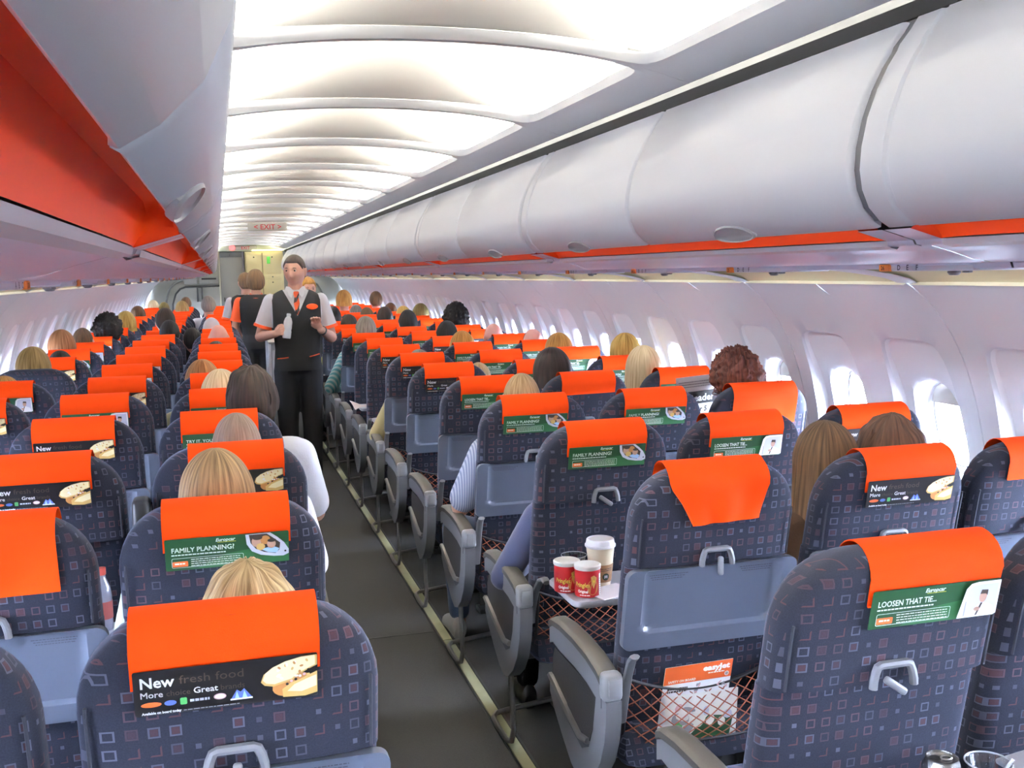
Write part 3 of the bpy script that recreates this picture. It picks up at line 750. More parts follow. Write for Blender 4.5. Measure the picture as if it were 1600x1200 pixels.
def bay_meshes(s_):
    """aisle end of a row: grey shroud with a dark inset, ledge and tube guard; s_ = -1 when the aisle is on the seat's left"""
    x = s_*.257
    sh = MB(); out = [(.020, .545), (.022, .50), (.035, .44), (.065, .375), (.115, .315), (.18, .270), (.235, .255), (.29, .272), (.36, .315), (.43, .365), (.465, .40), (.465, .425), (.40, .412), (.30, .375), (.20, .352), (.150, .375), (.115, .44), (.095, .52), (.09, .545)]
    sh.prism(out, lambda a, b, t: (x+t, a, b), -.020, .020)
    ip = MB(); ip.prism([(.11, .535), (.125, .455), (.165, .385), (.215, .368), (.30, .39), (.40, .428), (.46, .44), (.46, .50), (.44, .535)], lambda a, b, t: (x+t, a, b), -.012, .012)
    ld = MB(); ld.tube([(x+s_*.016, .165, .385), (x+s_*.018, .225, .375), (x+s_*.018, .30, .395), (x+s_*.018, .47, .447)], .009, 6, 0); ld.box((x+s_*.004, .40, .425), (.04, .13, .018), 0, .005, 2, Matrix.Rotation(radians(17), 3, 'X'))
    gd = MB(); gd.tube([(x, .215, .27), (x, .205, .18), (x, .195, .08), (x+s_*.006, .20, .040), (x+s_*.012, .235, .028), (x+s_*.014, .33, .028), (x+s_*.010, .42, .028), (x-s_*.01, .455, .028), (x-s_*.06, .465, .03), (x-s_*.24, .465, .05)], .0095, 8, 0)
    return sh.mesh('side_shroud', LGREY, True, 30), ip.mesh('side_inset', DPAN), ld.mesh('side_ledge', METAL), gd.mesh('leg_guard', METAL)
def leg_mesh(y, tilt):
    mb = MB(); mb.tube([(0, y, .33), (0, y+tilt*.4, .20), (0, y+tilt, .03)], [.018, .016, .015], 8); mb.box((0, y+tilt, .012), (.05, .09, .024), 0, .006)
    return mb.mesh('leg', LEGM)
def beam_mesh():
    mb = MB(); mb.tube([(-.235, .20, .335), (.235, .20, .335)], .022, 10); mb.tube([(-.235, .44, .335), (.235, .44, .335)], .022, 10)
    return mb.mesh('beam', LEGM)
S = dict(back=backrest_mesh(), piping=[side_seam_mesh(q) for q in (-1, 1)], cushion=cushion_mesh(), cover=cover_mesh(), cover_long=cover_mesh('long'), cover_twist=cover_mesh('twist'),
         food=card_food(), family=card_green('FAMILY PLANNING?', .125, 'family'), loosen=card_green('LOOSEN THAT TIE...', .113, 'tie'), tryit=card_green('TRY IT. YOU', .086, 'family'),
         tray=tray_mesh(), trayo=tray_open_mesh(), arm=[tray_arm_mesh(False, q) for q in (-1, 1)], armo=[tray_arm_mesh(True, q) for q in (-1, 1)], legf=leg_mesh(.44, .05), legr=leg_mesh(.20, -.05), beam=beam_mesh())
S['latch'], S['clip'], S['clipo'] = latch_meshes(); S['net'], S['band'] = pocket_mesh()
ARM = {s_: armrest_meshes(s_*.236) for s_ in (-1, 1)}; ARMA = {s_: armrest_meshes(s_*.257) for s_ in (-1, 1)}; BAY = {s_: bay_meshes(s_) for s_ in (-1, 1)}
COLX = dict(A=-1.5108, B=-1.0386, C=-.5664, D=.5664, E=1.0386, F=1.5108)
CARDS = {'A4': 'food', 'A5': 'loosen', 'A6': 'bare', 'A7': 'food', 'A8': 'family', 'A9': 'loosen', 'A10': 'loosen', 'A11': 'loosen', 'B1': 'long', 'B2': 'food', 'B3': 'food', 'B4': 'loosen', 'B5': 'food', 'B6': 'loosen', 'B7': 'loosen', 'B8': 'none', 'B9': 'none', 'B10': 'none',
         'C0': 'food', 'C1': 'family', 'C2': 'food', 'C3': 'tryit', 'C4': 'loosen', 'C5': 'food', 'C6': 'loosen', 'C7': 'none', 'C8': 'none',
         'D0': 'loosen', 'D1': 'twist', 'D2': 'family', 'D3': 'family', 'D4': 'loosen', 'D5': 'food', 'D6': 'food', 'D7': 'food', 'D8': 'family', 'D9': 'loosen', 'D10': 'food',
         'E0': 'food', 'E1': 'food', 'E2': 'loosen', 'E3': 'family', 'E4': 'none', 'E5': 'tryit', 'E6': 'loosen', 'E7': 'family', 'E8': 'food', 'E9': 'family', 'E10': 'food',
         'F0': 'long', 'F1': 'none', 'F2': 'food', 'F3': 'long', 'F4': 'loosen', 'F5': 'tryit', 'F6': 'loosen', 'F7': 'loosen', 'F8': 'loosen', 'F9': 'food', 'F10': 'food'}
OPEN = {'B2', 'D0', 'D2', 'D7', 'D8', 'E0'}
# small individual offsets of back and cover seen in the photograph (metres: back x, cover x, back y)
OFF = {'D0': (-.055, .058, -.02), 'D1': (.0, -.010, 0), 'C2': (.018, .018, 0), 'C0': (0, -.006, 0), 'E1': (.02, .025, 0), 'B3': (.0, .0, 0), 'F3': (0, .0, 0), 'E0': (-.055, 0, 0), 'E6': (-.012, 0, 0), 'F2': (-.012, 0, 0), 'D7': (-.01, 0, 0)}
CARDTXT = {'food': 'black fresh food card', 'family': 'green family planning card', 'loosen': 'green loosen that tie card', 'tryit': 'green try it card', 'none': 'a plain orange cover', 'long': 'a long plain orange flap', 'twist': 'a crooked plain orange cover', 'bare': 'no headrest cover'}
COLN = dict(A='left window', B='left middle', C='left aisle', D='right aisle', E='right middle', F='right window')
rs = random.Random(11)
for row in range(0, 22):
    for col in 'ABCDEF':
        key = col+str(row); side = -1 if col in 'ABC' else 1
        if col in 'AB' and row == 0 and col == 'A': continue
        kind = CARDS.get(key) or rs.choice(['food', 'family', 'loosen', 'none'])
        lab = '%s navy seat from the camera, %s column, %s' % (ORD[row - (1 if col == 'A' else 0)], COLN[col], CARDTXT[kind])
        t = thing('aircraft_seat', lab, 'seat', (COLX[col], row*P, 0), 'rows of navy patterned cabin seats')
        bx, cx, by = OFF.get(key, (rs.uniform(-.006, .006), rs.uniform(-.008, .008), 0))
        B = (bx, by, 0); Cc = (bx+cx, by, 0)
        link('backrest', S['back'], t, B)
        if row < 9:
            for q in S['piping']: link('piping', q, t, B)
        link('seat_cushion', S['cushion'], t)
        if kind != 'bare': link('headrest_cover', S['cover_long'] if kind == 'long' else S['cover_twist'] if kind == 'twist' else S['cover'], t, Cc)
        if kind in ('food', 'family', 'loosen', 'tryit'):
            cd = link('advert_card', S[kind], t, Cc)
        op = key in OPEN
        if row < 14:
            tt = link('tray_table', S['trayo' if op else 'tray'], t, B if not op else (0, 0, 0)); [link('tray_arm', q, t, B if not op else (0, 0, 0)) for q in S['armo' if op else 'arm']]
            la = link('tray_latch', S['latch'], t, B); link('latch_clip', S['clipo' if op else 'clip'], la)
        if col in 'DE' and row < 8: pk = link('seat_pocket', S['band'], t); link('net', S['net'], pk)
        link('beam', S['beam'], t)
        aisle = -1 if side > 0 else 1
        if col in 'CD':
            a = link('armrest', ARMA[aisle][1], t); link('armrest_pad', ARMA[aisle][0], a); link('end_cap', ARMA[aisle][2], a)
            if row < 16:
                b = link('side_shroud', BAY[aisle][0], t); link('side_inset', BAY[aisle][1], b); link('side_ledge', BAY[aisle][2], b); link('leg_guard', BAY[aisle][3], t)
        elif row < 12:
            a = link('armrest', ARM[aisle][1], t); link('armrest_pad', ARM[aisle][0], a); link('end_cap', ARM[aisle][2], a)
        if key == 'C2':
            ra = MB(); ra.box((-.222, .01, .80), (.046, .075, .36), 0, .014, 3); link('raised_armrest', ra.mesh('raised_armrest', mat('armrest_black', (.014, .014, .016), .5)), t)
        for q in ('legf', 'legr'): link('leg', S[q], t)

# ---------------------------------------------------------------- people
SKIN = {'fair': mat('skin_fair', (.54, .29, .205), .5, var=.06, vscale=30), 'pink': mat('skin_pink', (.66, .33, .27), .5, var=.06, vscale=30), 'tan': mat('skin_tan', (.36, .20, .13), .5)}
HAIRC = {'blond': ((.16, .10, .045), (.62, .46, .25)), 'ashblond': ((.10, .062, .03), (.40, .26, .13)), 'greybrown': ((.14, .10, .075), (.26, .19, .15)), 'darkbrown': ((.008, .006, .005), (.040, .025, .018)), 'darkbrown2': ((.008, .005, .005), (.03, .018, .015)),
         'paleblond': ((.50, .36, .19), (.80, .66, .42)), 'auburn': ((.12, .045, .012), (.34, .15, .05)), 'black': ((.004, .004, .004), (.018, .014, .012)), 'grey': ((.10, .09, .08), (.28, .26, .23)), 'brownblond': ((.13, .075, .02), (.34, .22, .08)), 'ginger': ((.22, .09, .018), (.48, .24, .06)),
         'orangebrown': ((.16, .06, .02), (.38, .18, .08)), 'brown': ((.04, .022, .01), (.15, .085, .04)), 'brown2': ((.03, .016, .01), (.13, .065, .038)), 'goldblond': ((.22, .12, .02), (.55, .36, .10)), 'olivebrown': ((.07, .05, .012), (.20, .15, .05)), 'sandy': ((.22, .14, .065), (.42, .30, .17)), 'auburn2': ((.035, .010, .008), (.16, .05, .03)), 'reddish': ((.2, .07, .04), (.36, .15, .09)), 'white': ((.6, .6, .6), (.7, .7, .7))}
def hmat(c): a, b = HAIRC[c]; return hair_mat('hair_'+c, a, b)
def cl(name, col): return mat('cloth_'+name, col, .9, bump=.4, bscale=180, sheen=.2 if max(col) > .1 else 0, spec=.5 if max(col) > .1 else .15)
SHIRT = {'white': cl('white', (.72, .72, .76)), 'sage': cl('sage', (.30, .36, .24)), 'olive': cl('olive', (.20, .18, .08)), 'navy': cl('navy', (.02, .025, .06)), 'navy2': cl('navy_sweater', (.045, .055, .12)), 'lightblue': cl('light_blue', (.35, .45, .65)), 'black': cl('black', (.012, .012, .014)), 'brownc': cl('brown', (.10, .06, .04)), 'beige': cl('beige', (.50, .42, .20)), 'yellow': cl('yellow', (.45, .42, .03)),
         'stripe': stripe_mat('cloth_striped', (.40, .42, .52), (.18, .21, .32), 34, 0, .62), 'teal': stripe_mat('cloth_teal_check', (.10, .30, .32), (.40, .48, .46), 16, 3, .55)}
JEANS = cl('jeans', (.07, .11, .20)); DARKT = cl('dark_trousers', (.010, .010, .012)); SHOEM = mat('black_leather', (.012, .011, .011), .3); SHOEW = mat('white_shoe', (.6, .6, .58), .5)

def capsule(mb, p0, r0, p1, r1, n=14):
    p0, p1 = Vector(p0), Vector(p1); d = p1-p0; L = d.length
    if L < 1e-5: d = Vector((0, 0, 1)); L = 1e-5; p1 = p0 + d*L
    d = d.normalized(); ref = Vector((0, 0, 1)) if abs(d.z) < .9 else Vector((1, 0, 0)); a = d.cross(ref).normalized(); b = d.cross(a); rings = []
    for k in range(1, 5): t = pi/2*(k/4.0); rings.append((p0 - d*r0*cos(t), r0*sin(t)))
    for k in range(0, 4): t = pi/2*(k/4.0); rings.append((p1 + d*r1*sin(t), r1*cos(t)))
    mb.loft([[c + a*r*cos(2*pi*j/n) + b*r*sin(2*pi*j/n) for j in range(n)] for c, r in rings], 0)
def remesh(mb, voxel, sm=4, name='body', extra=None, clip=None):
    me = bpy.data.meshes.new(name); me.from_pydata(mb.v, [], mb.f); me.update()
    bm = bmesh.new(); bm.from_mesh(me); bmesh.ops.recalc_face_normals(bm, faces=bm.faces); bm.to_mesh(me); bm.free()
    ob = bpy.data.objects.new(name, me); COL.objects.link(ob)
    m = ob.modifiers.new('r', 'REMESH'); m.mode = 'VOXEL'; m.voxel_size = voxel; m.use_smooth_shade = True
    if sm: s_ = ob.modifiers.new('s', 'SMOOTH'); s_.factor = .5; s_.iterations = sm
    dg = bpy.context.evaluated_depsgraph_get(); out = bpy.data.meshes.new_from_object(ob.evaluated_get(dg)); out.name = name
    bpy.data.objects.remove(ob); bpy.data.meshes.remove(me)
    if clip:
        bm = bmesh.new(); bm.from_mesh(out)
        kill = [v for v in bm.verts if clip(v.co)]; bmesh.ops.delete(bm, geom=kill, context='VERTS'); bm.to_mesh(out); bm.free()
    out.polygons.foreach_set('use_smooth', [True]*len(out.polygons)); return out
HA, HB, HC = .0755, .095, .116
def head_geo(mb, c, yaw=0.0, pit=0.0, k=1.0, ears=True):
    """a head with brow, nose, lips, chin and ears; looks along +y before it is turned"""
    R = Matrix.Rotation(yaw, 3, 'Z') @ Matrix.Rotation(pit, 3, 'X'); c = Vector(c); nu, nv = 56, 44; rings = []
    g = lambda x, x0, s_: exp(-((x-x0)/s_)**2)
    for j in range(1, nv):
        ph = pi*j/nv; rg = []
        for i in range(nu):
            th = 2*pi*i/nu                                   # th = 0 looks forward
            x, y, z = sin(ph)*sin(th), sin(ph)*cos(th), cos(ph)
            jaw = smooth(.05, -.9, z); f = max(0, y)
            px = HA*x*(1-.26*jaw*(0.4+.6*f)); py = HB*y*(1-.10*jaw*(1 if y > 0 else 1.6)); pz = HC*z
            if y > 0:
                fx = px
                nose = .022*g(fx, 0, .011)*smooth(.028, -.022, pz)*smooth(-.052, -.036, pz)
                brow = .005*g(pz, .030, .012)*g(fx, 0, .05); eye = -.009*(g(fx, .031, .015)+g(fx, -.031, .015))*g(pz, .012, .011)
                lips = .006*g(fx, 0, .022)*(g(pz, -.062, .006)+g(pz, -.073, .007)); mouth = -.004*g(fx, 0, .024)*g(pz, -.0675, .003)
                chin = .009*g(fx, 0, .026)*g(pz, -.096, .016); cheek = .004*(g(fx, .042, .02)+g(fx, -.042, .02))*g(pz, -.025, .022)
                py += (nose+brow+eye+lips+mouth+chin+cheek)*f
            rg.append(c + R @ Vector((px, py, pz))*k)
        rings.append(rg)
    mb.loft(rings, 0)
    if ears:
        for s_ in (-1, 1):
            e = MB(); rr = []
            for q, (dz, hw) in enumerate(((-.030, .003), (-.024, .011), (-.010, .016), (.008, .020), (.022, .019), (.030, .009))):
                rr.append([c + R @ Vector((s_*(HA-.003+.010*(1 if dz > -.02 else .4)+.0055*cos(2*pi*n/10)), -.012+hw*sin(2*pi*n/10)-.1*dz, dz-.005))*k for n in range(10)])
            mb.loft(rr, 0)
    return R
def hair_mesh(style, seed, k=1.0):
    r = random.Random(seed); so = r.random()*100; NU, NV = 88, 40; V = []
    F = dict(short=(58, 88, 124, .012), cropped=(62, 90, 122, .004), bobshort=(60, 108, 138, .022), bob=(60, 112, 130, .020), long=(58, 112, 125, .017), curly=(62, 108, 132, .030), tousled=(56, 104, 132, .024), bald=(60, 88, 112, .003), crew=(56, 84, 122, .008))[style]
    drop = dict(bob=.055, bobshort=.0, long=.21).get(style, 0.0)
    for j in range(NV+1):
        t = j/NV
        for i in range(NU+1):
            th = 2*pi*i/NU; ct = (1-cos(th))/2                # 0 front, 1 back
            e = F[0]+(F[1]-F[0])*smooth(.10, .40, ct) + (F[2]-F[1])*smooth(.45, .85, ct)
            if style in ('short', 'cropped', 'crew', 'bald'): e += -9*exp(-((ct-.45)/.07)**2)
            lo = 0.0
            if style == 'bald': lo = 66*smooth(.2, .45, ct)+40; lo = min(lo, e-4)
            ph = radians(lo+(e-lo)*t); back = smooth(.22, .42, ct)
            tdrop = 0.0
            if drop and back > 0:
                pe = 92
                if lo+(e-lo)*t > 0:
                    split = .60; phd = (pe*t/split) if t < split else pe
                    tdrop = max(0, (t-split)/(1-split))*drop*back; ph = radians((lo+(e-lo)*t)*(1-back) + phd*back)
            x, y, z = sin(ph)*sin(th), sin(ph)*cos(th), cos(ph)
            thick = F[3]*(smooth(0, .12, 1-t) if tdrop == 0 and drop == 0 else 1.0)
            if style == 'bald': thick *= smooth(0, .2, t)
            a = thick*(1+.25*(z > 0)*z)
            strand = noise.noise(Vector((i/NU*46+so if i < NU else so, t*3.0, so)))
            amp = dict(short=.0022, cropped=.0008, crew=.0012, bobshort=.004, bob=.0026, long=.0032, curly=.004, tousled=.0065, bald=.0005)[style]*smooth(0, .25, t)
            a += strand*amp
            p = Vector((HA*x, HB*y, HC*z)); nrm = Vector((x/HA, y/HB, z/HC)).normalized()
            if style == 'curly':
                q = nrm*3.2+Vector((so, so, 0)); a += .017*(abs(noise.noise(q*1.7))*1.8+noise.noise(q*4.5)*.8)*smooth(1.05, .8, t)
            if style == 'tousled':
                q = nrm*2.4+Vector((so, 0, so)); a += (.009*noise.noise(q)+.006*noise.noise(Vector((th*5, t*5, so))))*smooth(1.0, .75, t)
            p += nrm*a
            if tdrop: p.z -= tdrop; p.x *= 1+.22*tdrop/max(drop, .01)*(drop/.21)*(1-.5*(drop < .1)); p.y -= .010*tdrop/drop
            V.append(p*k)
    mb = MB(); fs = [(j*(NU+1)+i, j*(NU+1)+i+1, (j+1)*(NU+1)+i+1, (j+1)*(NU+1)+i) for j in range(NV) for i in range(NU)]
    me = bpy.data.meshes.new('hair'); me.from_pydata([tuple(v) for v in V], [], fs)
    uv = me.uv_layers.new(name='UVMap')
    for pl in me.polygons:
        for li in pl.loop_indices:
            vi = me.loops[li].vertex_index; uv.data[li].uv = ((vi % (NU+1))/NU+so, (vi//(NU+1))/NV)
    me.polygons.foreach_set('use_smooth', [True]*len(me.polygons)); me.update(); return me
def hand_geo(mb, wrist, palm, side, fdir, curl, nrm, k=1.0):
    """palm and five fingers; FDIR the way the fingers run, NRM the way they bend"""
    w, pl = Vector(wrist), Vector(palm); fd = Vector(fdir).normalized(); nr = Vector(nrm).normalized(); lat = fd.cross(nr).normalized()
    for q in (-.7, 0, .7): capsule(mb, w+lat*.012*q, .016*k, pl+lat*.026*q, .0125*k, 8)
    for q, ln in ((-1.15, .92), (-.4, 1.06), (.4, 1.0), (1.15, .78)):
        b = pl+lat*.026*q*.95+fd*.012; a = b+(fd*(1-curl*.6)+nr*curl*.8)*.034*ln; c_ = a+(fd*(1-curl*1.5)+nr*curl*1.3)*.026*ln; e = c_+(fd*(.6-curl*1.6)+nr*curl*.9)*.018*ln
        capsule(mb, b, .0095*k, a, .0088*k, 8); capsule(mb, a, .0088*k, c_, .0080*k, 8); capsule(mb, c_, .0080*k, e, .0072*k, 8)
    t0 = w+(pl-w)*.35+lat*side*.026; t1 = t0+(fd*.55+lat*side*.55+nr*.45)*.036; t2 = t1+(fd*.75+nr*.6)*.026
    capsule(mb, t0, .0115*k, t1, .0098*k, 8); capsule(mb, t1, .0098*k, t2, .0082*k, 8)
def seated_body(splay=0.0, elbow=.265, armin=.0):
    mb = MB(); c = capsule
    c(mb, (-.085, .27, .545), .105, (.085, .27, .545), .105); c(mb, (-.06, .245, .68), .105, (.06, .245, .68), .105); c(mb, (-.055, .225, .80), .105, (.055, .225, .80), .105)
    c(mb, (-.08, .20, .91), .108, (.08, .20, .91), .108); c(mb, (-.145, .185, .980), .055, (.145, .185, .980), .055); c(mb, (0, .18, 1.0), .065, (0, .192, 1.12), .052)
    c(mb, (0, .24, .55), .10, (0, .2, .9), .10)
    for s_ in (-1, 1):
        sh, el, wr = (s_*.172, .19, .968), (s_*elbow, .27, .715), (s_*.17, .47, .69)
        c(mb, sh, .052, el, .041); c(mb, el, .041, wr, .028); hand_geo(mb, wr, (s_*.145, .545, .675), -s_, (-s_*.15, 1, -.15), .35, (0, 0, -1))
        kx = s_*.10+(s_ < 0)*-splay; c(mb, (s_*.09, .28, .535), .088, (kx, .66, .525), .062); c(mb, (kx, .66, .52), .060, (kx, .64, .11), .038); c(mb, (kx, .64, .07), .036, (kx*1.05, .78, .035), .030)
    head_geo(mb, (0, .19, 1.178)); return mb
def seated_clothes(splay=0.0, elbow=.265, long=False):
    t = MB(); c = capsule; e = .010
    c(t, (-.085, .27, .56), .105+e, (.085, .27, .56), .105+e); c(t, (-.06, .245, .68), .105+e, (.06, .245, .68), .105+e); c(t, (-.055, .225, .80), .105+e, (.055, .225, .80), .105+e)
    c(t, (-.08, .20, .91), .108+e, (.08, .20, .91), .108+e); c(t, (-.145, .185, .980), .055+e, (.145, .185, .980), .055+e); c(t, (0, .18, 1.0), .068+e, (0, .186, 1.045), .060)
    for s_ in (-1, 1):
        sh, el, wr = Vector((s_*.172, .19, .968)), Vector((s_*elbow, .27, .715)), Vector((s_*.17, .47, .69))
        if long: c(t, sh, .056+e, el, .047+e); c(t, el, .047+e, wr, .034+e)
        else: c(t, sh, .056+e, sh+(el-sh)*.82, .058+e)
    l = MB(); c(l, (-.085, .28, .53), .112, (.085, .28, .53), .112)
    for s_ in (-1, 1):
        kx = s_*.10+(s_ < 0)*-splay; c(l, (s_*.09, .28, .535), .096, (kx, .66, .525), .071); c(l, (kx, .66, .52), .070, (kx, .64, .13), .052)
    sh_ = []
    for s_ in (-1, 1):
        kx = s_*.10+(s_ < 0)*-splay; m = MB()
        m.loft([[(kx*1.05+.042*w*cos(2*pi*n/14), y, .004+h*max(0, .5+.62*sin(2*pi*n/14))) for n in range(14)] for y, w, h in ((.585, .6, .06), (.60, .85, .095), (.66, .92, .10), (.72, .95, .075), (.79, 1.05, .055), (.835, .8, .045), (.85, .4, .03))], 0); sh_.append(m)
    return t, l, sh_
BODY = {}
for q, (spl, lg, elb) in {'short': (0, False, .232), 'long': (0, True, .300), 'aisle': (.10, False, .265), 'tucked': (0, False, .205)}.items():
    b = remesh(seated_body(spl, elb), .011, 3, 'passenger'); b.materials.append(SKIN['fair'])
    t, l, sh_ = seated_clothes(spl, elb, lg)
    st = remesh(t, .014, 3, 'shirt'); st.materials.append(SHIRT['white']); lt_ = remesh(l, .016, 3, 'trousers'); lt_.materials.append(DARKT)
    ss = [m.mesh('shoe', SHOEM) for m in sh_]; BODY[q] = (b, st, lt_, ss)
def omat(o, m): o.material_slots[0].link = 'OBJECT'; o.material_slots[0].material = m
HAIRS = {}
def passenger(X, Y, Z, style, hc, sk, shirt, label, idx):
    top = {'bald': .002, 'cropped': .005, 'cap': .012, 'short': .013, 'bob': .022, 'bobshort': .024, 'long': .019, 'curly': .036, 'tousled': .028}[style]
    q = 'aisle' if shirt == 'stripe' else 'long' if shirt in ('navy2', 'beige', 'teal', 'yellow', 'brownc') else 'short'
    if abs(X) > 1.25 or idx == 0: q = 'tucked'
    s = Z/(1.294+top); b, st, lt_, ss = BODY[q]
    o = link('passenger', b, None, (X, Y-.185*s, 0)); o.scale = (s, s, s); omat(o, SKIN[sk]); tag(o, label, 'person', 'seated passengers')
    a = link('shirt', st, o); omat(a, SHIRT[shirt]); a = link('trousers', lt_, o); omat(a, JEANS if shirt in ('stripe', 'white', 'lightblue') else DARKT)
    for m in ss:
        a = link('shoe', m, o)
        if shirt == 'stripe': omat(a, SHOEW)
    hs = 'cropped' if style == 'cap' else style
    key = (hs, hc, idx if Y < 4.5 else idx % 3)
    if key not in HAIRS: HAIRS[key] = hair_mesh(hs, sum(map(ord, hs+hc))+key[2]); HAIRS[key].materials.append(hmat(hc if style != 'cap' else 'grey'))
    h = link('hair', HAIRS[key], o, (0, .19, 1.178))
    if idx == 0: o.scale = (s*.84, s*.95, s); h.scale = (1.14, 1.05, 1.0)
    if idx % 4 == 1 and Y > 1: h.rotation_euler = (0, 0, .15)
    if style in ('curly', 'tousled') and Y < 9:
        r = random.Random(idx); m = MB()
        for q in range(150 if style == 'curly' else 110):
            ph = math.acos(r.uniform(-.35 if style == 'curly' else -.1, 1)); th = r.uniform(0, 2*pi)
            if cos(th) > .35 and ph > .9: continue
            n_ = Vector((sin(ph)*sin(th), sin(ph)*cos(th), cos(ph))); lift = 1.10 if style == 'curly' else 1.13
            c0 = Vector((HA*n_.x, HB*n_.y, HC*n_.z))*lift + n_*r.uniform(.006, .020)*(style == 'curly')
            tan = n_.cross(Vector((r.uniform(-1, 1), r.uniform(-1, 1), r.uniform(-.4, .4)))).normalized() if style == 'curly' else (Vector((0, 0, -1))-n_*n_.dot(Vector((0, 0, -1)))+n_.cross(Vector((0, 0, 1)))*r.uniform(-.7, .7)).normalized()
            b2 = n_.cross(tan); pts = []
            for k in range(11):
                t_ = k/10
                if style == 'curly': a = t_*2*pi*1.4+q; pts.append(c0+tan*(t_-.5)*.030+(n_*cos(a)+b2*sin(a))*.0085)
                else: pts.append(c0+tan*(t_*.075)-n_*(.55*(t_*.075)**2/.09)+n_*(.006*sin(t_*pi)+.004*r.random())+b2*.006*sin(t_*4+q))
            m.tube(pts, [(.0030 if style == 'curly' else .0021)*(1-.75*abs(2*k/10-1)**3) for k in range(11)], 5)
        link('hair_strands', m.mesh('hair_strands', mat('strand_'+hc, tuple((u_+v_)/2 for u_, v_ in zip(*HAIRC[hc])), .6, spec=.2)), o, (0, .19, 1.178))
    if style == 'cap':
        m = MB(); rings = []
        for j in range(9):
            ph = radians(2+88*j/8); rings.append([((HA+.010)*sin(ph)*sin(2*pi*i/28), (HB+.010)*sin(ph)*cos(2*pi*i/28), .012+(HC+.006)*cos(ph)) for i in range(28)])
        m.loft(rings, 0, True, False); m.grid(12, 4, lambda u, v: ((u-.5)*.14*(1-.2*v), .085+.085*v-.10*(u-.5)**2, .02-.012*v-.09*(u-.5)**2), 0)
        link('cap', m.mesh('cap', SHIRT['white']), o, (0, .19, 1.178))
    return o
